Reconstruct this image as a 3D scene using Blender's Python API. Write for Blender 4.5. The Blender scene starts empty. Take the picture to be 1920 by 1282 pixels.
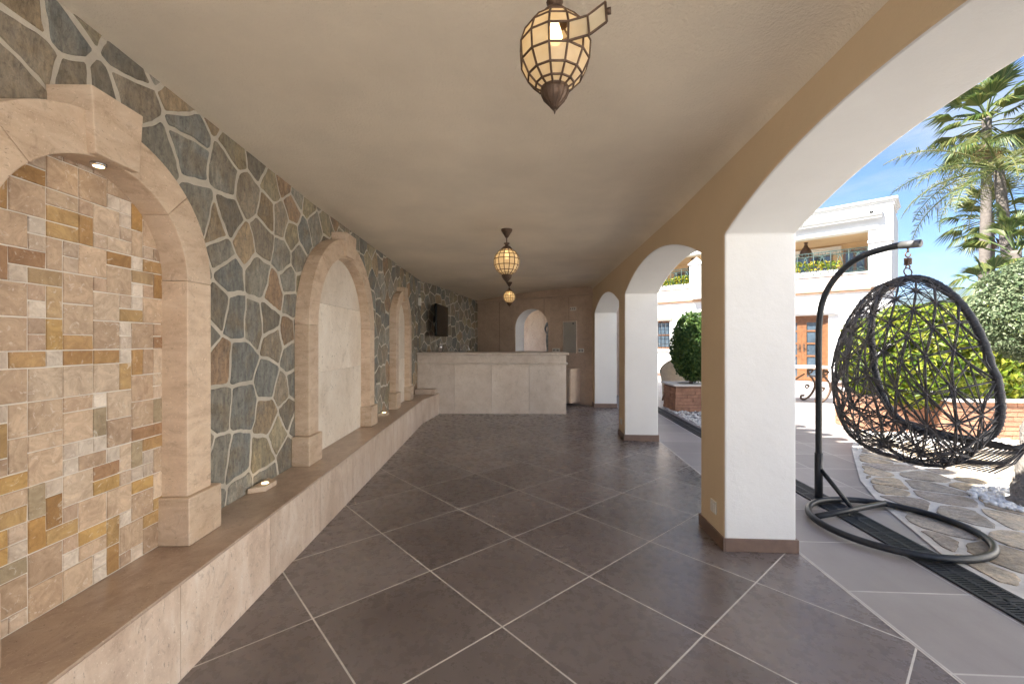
import bpy, bmesh, math, random
from mathutils import Vector, Matrix, noise
random.seed(7)
R = math.radians
sc = bpy.context.scene
col = sc.collection
PI = math.pi

# ------------------------------------------------------------------ helpers
class MB:
    """collects geometry, then links it as ONE mesh object"""
    def __init__(s):
        s.v = []; s.f = []; s.mi = []; s.fc = []; s.sm = []
    def add(s, verts, faces, mi=0, c=None, smooth=False):
        b = len(s.v)
        s.v += [Vector(p) for p in verts]
        for f in faces:
            s.f.append([b + i for i in f]); s.mi.append(mi); s.fc.append(c); s.sm.append(smooth)
    def box(s, lo, hi, T=None, mi=0, c=None):
        x0, y0, z0 = lo; x1, y1, z1 = hi
        vs = [(x0,y0,z0),(x1,y0,z0),(x1,y1,z0),(x0,y1,z0),(x0,y0,z1),(x1,y0,z1),(x1,y1,z1),(x0,y1,z1)]
        if T: vs = [T(*p) for p in vs]
        s.add(vs, [(0,3,2,1),(4,5,6,7),(0,1,5,4),(1,2,6,5),(2,3,7,6),(3,0,4,7)], mi, c)
    def prism(s, outline, d0, d1, T, mi=0, mside=None):
        """outline: list of (a,b); T(a,d,b) -> world; faces at d0 and d1"""
        n = len(outline)
        vs = [T(a, d0, b) for a, b in outline] + [T(a, d1, b) for a, b in outline]
        ms = mi if mside is None else mside
        s.add(vs, [list(range(n))], mi)
        b = len(s.v) - 2*n
        s.f.append([b + n + i for i in range(n-1, -1, -1)]); s.mi.append(ms); s.fc.append(None); s.sm.append(False)
        for i in range(n):
            j = (i+1) % n
            s.f.append([b+i, b+n+i, b+n+j, b+j]); s.mi.append(ms); s.fc.append(None); s.sm.append(False)
    def tube(s, pts, r, n=8, closed=False, mi=0, cap=True, smooth=True):
        pts = [Vector(p) for p in pts]; m = len(pts)
        rs = r if isinstance(r, (list, tuple)) else [r]*m
        up = None; rings = []
        for i in range(m):
            if closed: t = pts[(i+1) % m] - pts[i-1]
            else: t = pts[min(i+1, m-1)] - pts[max(i-1, 0)]
            if t.length < 1e-9: t = Vector((0,0,1))
            t.normalize()
            if up is None:
                up = Vector((0,0,1)) if abs(t.z) < .9 else Vector((1,0,0))
            up = (up - t*up.dot(t))
            if up.length < 1e-6: up = t.orthogonal()
            up.normalize(); sd = t.cross(up)
            rings.append([pts[i] + (up*math.cos(2*PI*k/n) + sd*math.sin(2*PI*k/n))*rs[i] for k in range(n)])
        vs = [p for rg in rings for p in rg]; fs = []
        for i in range(m if closed else m-1):
            a = i*n; b = ((i+1) % m)*n
            for k in range(n):
                fs.append((a+k, a+(k+1) % n, b+(k+1) % n, b+k))
        if cap and not closed:
            fs.append(list(range(n-1, -1, -1))); fs.append([(m-1)*n+k for k in range(n)])
        s.add(vs, fs, mi, None, smooth)
    def lathe(s, prof, n=16, o=(0,0,0), mi=0, smooth=True):
        o = Vector(o); vs = []; fs = []
        for r, z in prof:
            for k in range(n):
                vs.append(o + Vector((r*math.cos(2*PI*k/n), r*math.sin(2*PI*k/n), z)))
        for i in range(len(prof)-1):
            for k in range(n):
                fs.append((i*n+k, i*n+(k+1) % n, (i+1)*n+(k+1) % n, (i+1)*n+k))
        fs.append(list(range(n-1, -1, -1))); fs.append([(len(prof)-1)*n+k for k in range(n)])
        s.add(vs, fs, mi, None, smooth)
    def build(s, name, mats, parent=None, bevel=0, recalc=False):
        if not isinstance(mats, (list, tuple)): mats = [mats]
        off = parent_loc(parent) if parent else Vector((0,0,0))
        me = bpy.data.meshes.new(name)
        me.from_pydata([tuple(p - off) for p in s.v], [], s.f)
        for m in mats: me.materials.append(m)
        me.polygons.foreach_set('material_index', s.mi)
        me.polygons.foreach_set('use_smooth', s.sm)
        if any(c is not None for c in s.fc):
            a = me.color_attributes.new('col', 'FLOAT_COLOR', 'CORNER')
            data = []
            for p, c in zip(me.polygons, s.fc):
                c = c or (.5,.5,.5)
                for _ in p.loop_indices: data += [c[0], c[1], c[2], 1]
            a.data.foreach_set('color', data)
        me.update()
        if recalc:
            bm = bmesh.new(); bm.from_mesh(me); bmesh.ops.recalc_face_normals(bm, faces=bm.faces); bm.to_mesh(me); bm.free()
        o = bpy.data.objects.new(name, me); col.objects.link(o)
        if parent: o.parent = parent
        if bevel:
            md = o.modifiers.new('bevel', 'BEVEL'); md.width = bevel; md.segments = 2; md.limit_method = 'ANGLE'; md.angle_limit = R(40)
        return o

def parent_loc(p):
    v = Vector((0,0,0))
    while p is not None:
        v += p.location; p = p.parent
    return v

def tag(o, label=None, cat=None, group=None, kind=None):
    if label: o['label'] = label
    if cat: o['category'] = cat
    if group: o['group'] = group
    if kind: o['kind'] = kind
    return o

def thing(name, label, cat, loc=(0,0,0), group=None):
    o = bpy.data.objects.new(name, None); col.objects.link(o); o.location = loc
    o.empty_display_size = .1
    return tag(o, label, cat, group)

def copy_tree(o, parent=None):
    c = o.copy(); col.objects.link(c); c.parent = parent
    for ch in list(o.children): copy_tree(ch, c)
    return c

# ------------------------------------------------------------------ materials
class NT:
    def __init__(s, name):
        s.m = bpy.data.materials.new(name); s.m.use_nodes = True
        s.t = s.m.node_tree; s.b = s.t.nodes['Principled BSDF']; s.out = s.t.nodes['Material Output']
    def n(s, typ, **kw):
        x = s.t.nodes.new(typ)
        for k, v in kw.items():
            if k in x.inputs.keys() if isinstance(k, str) and not hasattr(x, k) else False: x.inputs[k].default_value = v
            else: setattr(x, k, v)
        return x
    def l(s, a, b): s.t.links.new(a, b)
    def pos(s, scale=(1,1,1), rot=(0,0,0), obj=False):
        mp = s.n('ShaderNodeMapping'); mp.inputs['Scale'].default_value = scale; mp.inputs['Rotation'].default_value = rot
        if obj:
            tc = s.n('ShaderNodeTexCoord'); s.l(tc.outputs['Object'], mp.inputs['Vector'])
        else:
            g = s.n('ShaderNodeNewGeometry'); s.l(g.outputs['Position'], mp.inputs['Vector'])
        return mp.outputs['Vector']
    def noise(s, vec, scale, detail=5, rough=.6, dist=0):
        x = s.n('ShaderNodeTexNoise'); x.inputs['Scale'].default_value = scale; x.inputs['Detail'].default_value = detail
        x.inputs['Roughness'].default_value = rough; x.inputs['Distortion'].default_value = dist
        s.l(vec, x.inputs['Vector']); return x.outputs['Fac']
    def ramp(s, fac, stops, interp='LINEAR'):
        x = s.n('ShaderNodeValToRGB'); cr = x.color_ramp; cr.interpolation = interp
        while len(cr.elements) < len(stops): cr.elements.new(.5)
        for e, (p, c) in zip(cr.elements, stops):
            e.position = p; e.color = (c[0], c[1], c[2], 1) if isinstance(c, (tuple, list)) else (c, c, c, 1)
        s.l(fac, x.inputs['Fac']); return x.outputs['Color']
    def mix(s, fac, a, b, mode='MIX'):
        x = s.n('ShaderNodeMix'); x.data_type = 'RGBA'; x.blend_type = mode
        for sock, val in ((x.inputs['Factor'], fac), (x.inputs['A'], a), (x.inputs['B'], b)):
            pass
        ins = {'f': x.inputs[0], 'a': x.inputs[6], 'b': x.inputs[7]}
        for k, val in (('f', fac), ('a', a), ('b', b)):
            if isinstance(val, (int, float)): ins[k].default_value = val
            elif isinstance(val, (tuple, list)): ins[k].default_value = (val[0], val[1], val[2], 1)
            else: s.l(val, ins[k])
        return x.outputs[2]
    def math(s, op, a, b=None, c=None):
        x = s.n('ShaderNodeMath'); x.operation = op
        for i, val in enumerate((a, b, c)):
            if val is None: continue
            if isinstance(val, (int, float)): x.inputs[i].default_value = val
            else: s.l(val, x.inputs[i])
        return x.outputs[0]
    def bump(s, h, strength=.3, dist=.01, prev=None):
        x = s.n('ShaderNodeBump'); x.inputs['Strength'].default_value = strength; x.inputs['Distance'].default_value = dist
        s.l(h, x.inputs['Height'])
        if prev is not None: s.l(prev, x.inputs['Normal'])
        return x.outputs['Normal']
    def done(s, base=None, rough=.7, normal=None, metal=0, spec=.5):
        if base is not None:
            if isinstance(base, (tuple, list)): s.b.inputs['Base Color'].default_value = (*base[:3], 1)
            else: s.l(base, s.b.inputs['Base Color'])
        if isinstance(rough, (int, float)): s.b.inputs['Roughness'].default_value = rough
        else: s.l(rough, s.b.inputs['Roughness'])
        s.b.inputs['Metallic'].default_value = metal
        s.b.inputs['Specular IOR Level'].default_value = spec
        if normal is not None: s.l(normal, s.b.inputs['Normal'])
        return s.m

def plain(name, c, rough=.6, var=.12, scale=8, bump=.15, bscale=60, metal=0, bdist=.004, spec=.5):
    m = NT(name); p = m.pos()
    f = m.noise(p, scale, 4)
    a = tuple(x*(1-var) for x in c); b = tuple(min(1, x*(1+var)) for x in c)
    base = m.ramp(f, [(.3, a), (.7, b)])
    nb = m.bump(m.noise(p, bscale, 3), bump, bdist) if bump else None
    return m.done(base, rough, nb, metal, spec)

def travertine(name, c1, c2, c3, rough=.45, pits=True, stretch=(1,1,3), scale=5, pitdark=.45):
    m = NT(name); gi = m.n('ShaderNodeNewGeometry')
    def off(v):
        x = m.n('ShaderNodeVectorMath'); x.operation = 'ADD'; m.l(v, x.inputs[0]); m.l(m.math('MULTIPLY', gi.outputs['Random Per Island'], 23.), x.inputs[1]); return x.outputs[0]
    p = off(m.pos(scale=stretch)); q = off(m.pos())
    f1 = m.noise(p, scale, 8, .65, .6); f2 = m.noise(q, scale*5, 6, .7)
    base = m.ramp(f1, [(.28, c1), (.5, c2), (.72, c3)])
    base = m.mix(m.ramp(f2, [(.35, .0), (.75, .55)]), base, tuple(x*1.18 for x in c2))
    f3 = m.noise(q, scale*2.2, 5, .7, 1.5)
    base = m.mix(m.ramp(f3, [(.56, 0.), (.72, .5)]), base, tuple(x*.72 for x in c1))
    f5 = m.noise(q, scale*9, 4, .65, 2.5)
    base = m.mix(m.ramp(f5, [(.60, 0.), (.70, .55)]), base, tuple(min(1, x*1.35) for x in c3))
    f6 = m.noise(q, scale*.45, 3, .6)
    base = m.mix(m.ramp(f6, [(.38, .38), (.62, 0.)]), base, m.mix(1., base, (.78,.72,.66), 'MULTIPLY'))
    cbx = m.n('ShaderNodeCombineXYZ')
    for i in range(3): m.l(m.math('MULTIPLY_ADD', gi.outputs['Random Per Island'], .22, .87), cbx.inputs[i])
    base = m.mix(1., base, cbx.outputs[0], 'MULTIPLY')
    nb = m.bump(f2, .12, .004)
    if pits:
        f4 = m.noise(p, scale*14, 3, .6, .4)
        pit = m.ramp(f4, [(.64, 0.), (.70, 1.)])
        base = m.mix(m.math('MULTIPLY', pit, .55), base, tuple(x*pitdark for x in c1))
        nb = m.bump(m.math('SUBTRACT', 1., pit), .5, .003, nb)
    return m.done(base, rough, nb)

def lin(r, g, b):
    f = lambda c: (c/255/12.92 if c/255 <= .04045 else ((c/255+.055)/1.055)**2.4)
    return (f(r), f(g), f(b))

def attr_stone(name, rough=.75):
    """natural stone whose own colour comes from the per-stone attribute"""
    m = NT(name); a = m.n('ShaderNodeAttribute'); a.attribute_name = 'col'
    p = m.pos(); ps = m.pos(scale=(1,1,.35), rot=(.5,.2,.3))
    f = m.noise(ps, 11, 7, .7, .8); f2 = m.noise(p, 45, 5, .75); f3 = m.noise(p, 5, 4, .6, .5)
    base = m.mix(m.ramp(f, [(.35, 0.), (.7, .75)]), a.outputs['Color'], m.mix(1., a.outputs['Color'], (1.55,1.42,1.2), 'MULTIPLY'))
    base = m.mix(m.ramp(f3, [(.48, 0.), (.68, .65)]), base, (.235,.18,.115))
    f4 = m.noise(p, 4.2, 5, .65, .8)
    base = m.mix(m.ramp(f4, [(.52, 0.), (.70, .55)]), base, (.185,.19,.18))
    f5 = m.noise(ps, 30, 7, .8, .6)
    base = m.mix(1., base, m.ramp(f5, [(.28, (.52,.52,.53)), (.5, (.95,.95,.95)), (.72, (1.45,1.42,1.36))]), 'MULTIPLY')
    base = m.mix(m.ramp(f2, [(.3, .75), (.5, 0.)]), base, m.mix(1., base, (.45,.45,.47), 'MULTIPLY'))
    nb = m.bump(f5, .6, .010); nb = m.bump(f, .8, .018, nb); nb = m.bump(f2, .7, .006, nb)
    return m.done(base, rough, nb)

def leaf_mat(name, c1, c2, c3, trans=.35):
    m = NT(name); g = m.n('ShaderNodeNewGeometry')
    base = m.ramp(g.outputs['Random Per Island'], [(0., c1), (.5, c2), (1., c3)])
    m.done(base, .45, None, 0, .4)
    tr = m.n('ShaderNodeBsdfTranslucent'); m.l(base, tr.inputs['Color'])
    mx = m.n('ShaderNodeMixShader'); mx.inputs[0].default_value = trans
    m.l(m.b.outputs[0], mx.inputs[1]); m.l(tr.outputs[0], mx.inputs[2]); m.l(mx.outputs[0], m.out.inputs['Surface'])
    return m.m

def emit(name, c, st):
    m = NT(name); m.done(c, .5)
    m.b.inputs['Emission Color'].default_value = (*c, 1); m.b.inputs['Emission Strength'].default_value = st
    return m.m

def tiles(name, size, ang, off, c1, c2, grout, gw=.006, rough=.33, slanted=True, sy=None):
    """large porcelain tiles with pale joints, laid in the ground plane"""
    m = NT(name); g = m.n('ShaderNodeNewGeometry')
    mp = m.n('ShaderNodeMapping'); mp.vector_type = 'TEXTURE'
    mp.inputs['Location'].default_value = (off[0], off[1], 0); mp.inputs['Rotation'].default_value = (0,0,ang)
    mp.inputs['Scale'].default_value = (size, sy or size, 1)
    m.l(g.outputs['Position'], mp.inputs['Vector'])
    sx = m.n('ShaderNodeSeparateXYZ'); m.l(mp.outputs[0], sx.inputs[0])
    d = []
    for i, sz in ((0, size), (1, sy or size)):
        fr = m.math('FRACT', sx.outputs[i]); d.append(m.math('MULTIPLY', m.math('MINIMUM', fr, m.math('SUBTRACT', 1., fr)), sz))
    dist = m.math('MINIMUM', d[0], d[1])
    gm = m.math('LESS_THAN', dist, gw/2)
    fl = m.n('ShaderNodeVectorMath'); fl.operation = 'FLOOR'; m.l(mp.outputs[0], fl.inputs[0])
    wn = m.n('ShaderNodeTexWhiteNoise'); wn.noise_dimensions = '3D'; m.l(fl.outputs[0], wn.inputs['Vector'])
    va = m.n('ShaderNodeVectorMath'); va.operation = 'MULTIPLY_ADD'
    m.l(wn.outputs['Color'], va.inputs[0]); va.inputs[1].default_value = (9,9,9); m.l(g.outputs['Position'], va.inputs[2])
    f = m.noise(va.outputs[0], 1.7, 5, .5, .2); f2 = m.noise(va.outputs[0], 16, 5, .7)
    ps = m.n('ShaderNodeMapping'); ps.inputs['Scale'].default_value = (9,1.3,1); ps.inputs['Rotation'].default_value = (0,0,ang+.75); m.l(va.outputs[0], ps.inputs['Vector'])
    f3 = m.noise(ps.outputs[0], 1.6, 6, .7)
    base = m.ramp(f, [(.3, c1), (.7, c2)])
    base = m.mix(m.ramp(f3, [(.35, 0.), (.8, .16)]), base, tuple(x*1.35 for x in c2))
    f2b = m.noise(va.outputs[0], 55, 5, .8)
    base = m.mix(m.ramp(f2, [(.35, .03), (.6, 0.)]), base, tuple(x*.85 for x in c1))
    base = m.mix(m.ramp(f2b, [(.35, .06), (.6, 0.)]), base, tuple(x*.75 for x in c1))
    br = m.math('MULTIPLY_ADD', wn.outputs['Value'], .30, .85)
    cb = m.n('ShaderNodeCombineXYZ')
    for i in range(3): m.l(br, cb.inputs[i])
    base = m.mix(1., base, cb.outputs[0], 'MULTIPLY')
    gn = m.noise(g.outputs['Position'], 7, 4)
    gcol = m.ramp(gn, [(.3, tuple(x*.72 for x in grout)), (.7, grout)])
    base = m.mix(gm, base, gcol)
    rg = m.mix(gm, m.ramp(f2, [(.3, rough*.95), (.7, rough*1.1)]), (.85,.85,.85))
    hh = m.math('SUBTRACT', 1., gm)
    nb = m.bump(hh, .6, .002); nb = m.bump(f2b, .015, .001, nb)
    return m.done(base, rg, nb, 0, .45)

def mortar(name, c):
    m = NT(name); p = m.pos()
    f = m.noise(p, 7, 6, .7); f2 = m.noise(p, 70, 5, .75)
    base = m.ramp(f, [(.3, tuple(x*.8 for x in c)), (.7, tuple(x*1.12 for x in c))])
    nb = m.bump(f2, .6, .006); nb = m.bump(f, .4, .02, nb)
    return m.done(base, .9, nb)

def stucco(name, c, var=.06, grain=90, strength=.35, dist=.004, patch=1.3):
    m = NT(name); p = m.pos()
    f = m.noise(p, patch, 6, .6); f2 = m.noise(p, grain, 4, .7); f3 = m.noise(p, 14, 4, .6)
    base = m.ramp(f, [(.3, tuple(x*(1-var) for x in c)), (.7, tuple(x*(1+var) for x in c))])
    nb = m.bump(f2, strength, dist); nb = m.bump(f3, .25, .01, nb)
    return m.done(base, .88, nb, 0, .25)

MT = dict(
    ceiling = stucco('ceiling_plaster', (.83,.745,.61), .085, 75, .7, .008),
    tan     = stucco('tan_wall_paint', (.72,.585,.405), .04, 110, .25, .003),
    white   = stucco('white_wall_paint', (.79,.785,.765), .05, 110, .3, .003),
    bouncew = stucco('bounce_white_paint', (.84,.82,.78), .03, 90, .2, .003),  # pale paint for the added sunlight-bouncing wall only
    housew  = stucco('house_white_paint', (.72,.71,.68), .03, 90, .2, .003),
    housetan= stucco('house_beige_paint', (.70,.52,.32), .03, 90, .2, .003),
    mortar  = mortar('pale_mortar', (.56,.515,.44)),
    stone   = attr_stone('field_stone'),
    trav    = travertine('travertine_warm', (.43,.30,.205), (.61,.475,.35), (.73,.61,.49)),
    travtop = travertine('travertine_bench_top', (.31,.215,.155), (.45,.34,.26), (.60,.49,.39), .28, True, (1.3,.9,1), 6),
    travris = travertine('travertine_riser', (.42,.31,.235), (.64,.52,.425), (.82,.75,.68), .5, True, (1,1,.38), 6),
    travcream = travertine('travertine_cream', (.64,.56,.46), (.75,.68,.59), (.82,.77,.69), .5, True, (1,1,.6), 4, .3),
    travbar = travertine('travertine_bar', (.60,.52,.44), (.71,.63,.55), (.80,.73,.66), .45, True, (1,1,1), 6),
    travwall= travertine('travertine_wall', (.50,.385,.30), (.60,.475,.375), (.68,.56,.455), .5, True, (1,1,1.5), 4),
    travpink= travertine('travertine_pink_wall', (.58,.44,.36), (.74,.63,.54), (.80,.72,.64), .6, True, (1,1,.5), 3.5),
    tile    = tiles('porcelain_floor_tile', .6313, R(41.284), (-.0319,1.9464), (.158,.128,.118), (.222,.192,.184), (.80,.76,.70), .0075, .27),
    patio   = tiles('patio_floor_tile', .6, R(-3.3), (1.78,2.24), (.28,.25,.24), (.36,.33,.317), (.70,.67,.63), .009, .45, True, .56),
    skirt   = plain('brown_skirting_tile', (.19,.125,.095), .4, .15, 12, .1, 50),
    iron    = plain('dark_iron', (.035,.036,.04), .42, .2, 25, .25, 120, .35),
    blackm  = plain('black_powder_coat', (.028,.03,.034), .38, .25, 30, .2, 150, .2),
    bronze  = plain('aged_bronze', (.13,.085,.06), .5, .25, 40, .3, 120, .6),
    strand  = plain('grey_woven_strand', (.075,.07,.072), .5, .2, 30, .2, 200),
    rimwrap = plain('dark_wrapped_rim', (.035,.037,.043), .5, .25, 40, .6, 70),
    steel   = plain('brushed_steel', (.62,.63,.65), .25, .08, 20, .05, 90, 1.),
    silver  = plain('silver_statue_metal', (.36,.40,.44), .35, .35, 18, .4, 40, .6),
    screen  = plain('black_gloss_plastic', (.008,.008,.009), .18, .1, 5, 0),
    plastic = plain('white_plastic', (.78,.76,.70), .4, .03, 10, 0),
    greypanel = plain('grey_enamel', (.40,.38,.34), .4, .06, 6, .05, 50),
    pale    = plain('pale_limestone', (.74,.70,.64), .7, .08, 9, .25, 60),
    rear    = plain('rear_bounce_paving', (.80,.78,.75), .7, .05, 3, .2, 40),  # very pale so the added ground behind the camera reflects sunlight
    collar  = plain('worn_grey_metal', (.16,.16,.155), .5, .15, 30, .1, 90, .4),
    bandbrown = plain('brown_stone_band', (.45,.29,.19), .7, .1, 9, .2, 60),
    peach   = tiles('peach_diagonal_tile', .30, 0, (0,0), (.74,.60,.50), (.80,.69,.60), (.60,.48,.40), .006, .5),
    wood    = plain('varnished_wood', (.20,.088,.036), .4, .25, 14, .1, 60),
    glassd  = plain('dark_window_glass', (.06,.085,.11), .08, .3, 3, 0, 50, 0, .004, 1.),
    greeniron = plain('verdigris_iron', (.045,.08,.072), .55, .2, 30, .2, 100, .3),
    awning  = plain('grey_awning_case', (.42,.42,.41), .5, .05, 8, 0),
    drain   = plain('black_cast_drain', (.022,.025,.03), .55, .2, 20, .3, 90, .2),
    drainhole = plain('drain_dark', (.004,.004,.004), .9, .1, 5, 0),
    brick   = plain('terracotta_brick', (.38,.20,.125), .8, .3, 7, .5, 60, 0, .008),
    brickm  = plain('brick_joint', (.22,.13,.09), .9, .15, 20, .4, 60),
    pebble  = plain('white_pebble', (.78,.77,.74), .6, .08, 15, .15, 60),
    bark    = plain('grey_bark', (.23,.205,.18), .9, .35, 12, 1., 30, 0, .03),
    palmbark= plain('palm_bark', (.17,.145,.125), .9, .25, 8, .8, 20, 0, .03),
    wicker  = plain('cream_wicker', (.66,.55,.40), .6, .12, 20, .5, 120),
    flag    = attr_stone('paving_flagstone', .7),
    flagm   = mortar('flagstone_joint', (.66,.62,.56)),
    soil    = plain('dry_ground', (.17,.14,.085), .95, .3, .6, .4, 8),
    hill    = plain('hill_scrub', (.035,.06,.04), .95, .3, .02, 0),
    rooft   = plain('terracotta_roof_tile', (.42,.20,.11), .8, .25, 6, .3, 50),
    leafg   = leaf_mat('ficus_leaf', (.03,.075,.016), (.07,.14,.028), (.17,.24,.06)),
    leafy   = leaf_mat('golden_privet_leaf', (.06,.12,.012), (.17,.24,.02), (.40,.40,.045)),
    leafo   = leaf_mat('olive_leaf', (.085,.13,.06), (.17,.22,.115), (.30,.34,.20), .25),
    leafp   = leaf_mat('palm_leaf', (.05,.095,.02), (.11,.155,.035), (.24,.23,.075), .3),
    leaff   = leaf_mat('feather_palm_leaf', (.07,.115,.03), (.15,.175,.05), (.29,.26,.10), .3),
    leafd   = leaf_mat('dead_palm_leaf', (.22,.13,.07), (.33,.21,.12), (.42,.29,.18), .2),
    flower  = leaf_mat('balcony_plant_leaf', (.10,.20,.03), (.28,.36,.04), (.62,.45,.04)),
    spot    = emit('warm_spot_glow', (1.,.72,.35), 2.5),
    bulb    = emit('warm_bulb', (1.,.66,.30), 1.7),
)

def glass_pane():
    m = NT('frosted_lantern_glass'); p = m.pos(obj=True)
    f = m.noise(p, 14, 3)
    base = m.ramp(f, [(.3, (.74,.64,.46)), (.7, (.86,.79,.64))])
    m.done(base, .3)
    m.b.inputs['Emission Color'].default_value = (1,.66,.30,1); m.b.inputs['Emission Strength'].default_value = .02
    tr = m.n('ShaderNodeBsdfTranslucent'); m.l(base, tr.inputs['Color'])
    mx = m.n('ShaderNodeMixShader'); mx.inputs[0].default_value = .6
    m.l(m.b.outputs[0], mx.inputs[1]); m.l(tr.outputs[0], mx.inputs[2])
    tp = m.n('ShaderNodeBsdfTransparent'); tp.inputs['Color'].default_value = (1,.93,.8,1)
    m2 = m.n('ShaderNodeMixShader'); m2.inputs[0].default_value = .10
    m.l(mx.outputs[0], m2.inputs[1]); m.l(tp.outputs[0], m2.inputs[2]); m.l(m2.outputs[0], m.out.inputs['Surface'])
    return m.m
MT['glass'] = glass_pane()
def mosaic_mat():
    m = NT('tumbled_mosaic'); a = m.n('ShaderNodeAttribute'); a.attribute_name = 'col'
    p = m.pos(); g = m.n('ShaderNodeNewGeometry')
    va = m.n('ShaderNodeVectorMath'); va.operation = 'ADD'; m.l(p, va.inputs[0])
    cb = m.n('ShaderNodeMath'); cb.operation = 'MULTIPLY'; cb.inputs[1].default_value = 30; m.l(g.outputs['Random Per Island'], cb.inputs[0])
    m.l(cb.outputs[0], va.inputs[1])
    f = m.noise(va.outputs[0], 14, 8, .7, 1.2); f2 = m.noise(va.outputs[0], 60, 5, .75); f3 = m.noise(va.outputs[0], 22, 6, .7, 2.)
    c = a.outputs['Color']
    base = m.mix(m.ramp(f, [(.35, 0.), (.75, .8)]), m.mix(1., c, (.66,.60,.55), 'MULTIPLY'), m.mix(1., c, (1.32,1.32,1.30), 'MULTIPLY'))
    base = m.mix(m.ramp(f3, [(.58, 0.), (.66, .95)]), base, m.mix(.5, c, (.75,.70,.64)))
    base = m.mix(m.ramp(f2, [(.30, .6), (.42, 0.)]), base, m.mix(1., c, (.5,.45,.42), 'MULTIPLY'))
    nb = m.bump(f2, .35, .003); nb = m.bump(f3, .2, .004, nb)
    return m.done(base, .5, nb)
MT['mosaic'] = mosaic_mat()

# ------------------------------------------------------------------ camera geometry
F, CX, CY, H = 800., 955., 640., 1.3
def gp(px, py, z=0.):
    """ground point seen at a photo pixel"""
    Y = F*(H - z)/(py - CY); return Vector(((px - CX)/F*Y, Y, z))
wallX = lambda Y: -(1.57 + .012*Y)
arcX  = lambda Y: 1.18 + .059*Y
benchX = lambda Y: -(1.225 + .022*Y)
def smooth(a, b, x):
    t = max(0, min(1, (x-a)/(b-a))); return t*t*(3-2*t)
def ceilz(X, Y):
    return 2.425 + .075*max(0, min(1, (3.5-Y)/2.2)) - .13*smooth(8, 11, Y)*smooth(1.2, -1.2, X)

# ------------------------------------------------------------------ setting: floors and ground
b = MB(); b.add([(-2500,-2500,-.06),(2500,-2500,-.06),(2500,2500,-.06),(-2500,2500,-.06)], [(0,1,2,3)])
tag(b.build('ground', MT['soil']), kind='structure')
out = lambda Y: arcX(Y) + .445
b = MB(); b.add([(-2.4,-2.3,0),(out(-2.3),-2.3,0),(out(14),14,0),(-2.4,14,0)], [(0,1,2,3)])
tag(b.build('floor', MT['tile']), kind='structure')
b = MB(); b.add([(-9,-14,-.006),(18,-14,-.006),(18,-2.302,-.006),(-9,-2.302,-.006)], [(0,1,2,3)])
tag(b.build('bounce_terrace', MT['rear']), kind='structure')  # unseen pale ground, added to throw sunlight up onto the ceiling
b = MB(); b.add([(out(-2.3)-.3,-2.3,-.008),(18,-2.3,-.008),(18,26,-.008),(out(26)-.3,26,-.008)], [(0,1,2,3)])
tag(b.build('patio_floor', MT['patio']), kind='structure')
b = MB()
def strip(b, o0, o1, y0, y1, z0, z1):
    b.add([(out(y0)+o0,y0,z0),(out(y0)+o1,y0,z0),(out(y1)+o1,y1,z0),(out(y1)+o0,y1,z0),
           (out(y0)+o0,y0,z1),(out(y0)+o1,y0,z1),(out(y1)+o1,y1,z1),(out(y1)+o0,y1,z1)],
          [(0,3,2,1),(4,5,6,7),(0,1,5,4),(1,2,6,5),(2,3,7,6),(3,0,4,7)])
# pale joint line that closes the diagonal tile field
b = MB(); strip(b, -.004, .0045, -2.3, 14, -.004, .0006)
tag(b.build('floor_joint', MT['flagm']), kind='structure')
strip_dark = None

# drain gratings, half-metre lengths laid end to end
def grate():
    root = thing('drain_grating', 'x', 'drain', (0,0,0), 'drain gratings laid end to end along the terrace')
    fr = MB(); w = .20; L = .50
    fr.box((0,.002,-.02),(w,.0095,-.001)); fr.box((0,L-.0095,-.02),(w,L-.002,-.001))
    fr.box((0,.0095,-.02),(.018,L-.0095,-.001)); fr.box((w-.018,.0095,-.02),(w,L-.0095,-.001)); fr.box((w/2-.008,.0095,-.02),(w/2+.008,L-.0095,-.0015))
    fr.box((.018,L/2-.012,-.02),(w-.018,L/2+.012,-.0015))
    fr.build('frame', MT['drain'], root)
    bars = MB()
    for x0, x1 in ((.018, w/2-.008), (w/2+.008, w-.018)):
        for y0, y1 in ((.0095, L/2-.012), (L/2+.012, L-.0095)):
            n = 11
            for k in range(n):
                t = y0 + (y1-y0)*(k+.5)/n
                bars.box((x0+.004,t-.0052,-.018),(x1-.004,t+.0052,-.0025))
            bars.box((x0,y0,-.018),(x0+.004,y1,-.0025)); bars.box((x1-.004,y0,-.018),(x1,y1,-.0025))
    bars.build('bars', MT['drain'], root)
    wl = MB(); wl.box((0,.001,-.045),(w,L-.001,-.035)); wl.build('channel_bed', MT['drainhole'], root)
    return root
g0 = grate(); ga = math.atan(.059)
for i in range(17):
    o = g0 if i == 0 else copy_tree(g0)
    Y = .9 + i*.50*math.cos(ga)
    o.location = (2.265 + .0595*Y, Y, .004); o.rotation_euler.z = -ga
    o['label'] = 'black slotted drain grating in the terrace floor, one of the row past the pillars'
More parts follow.
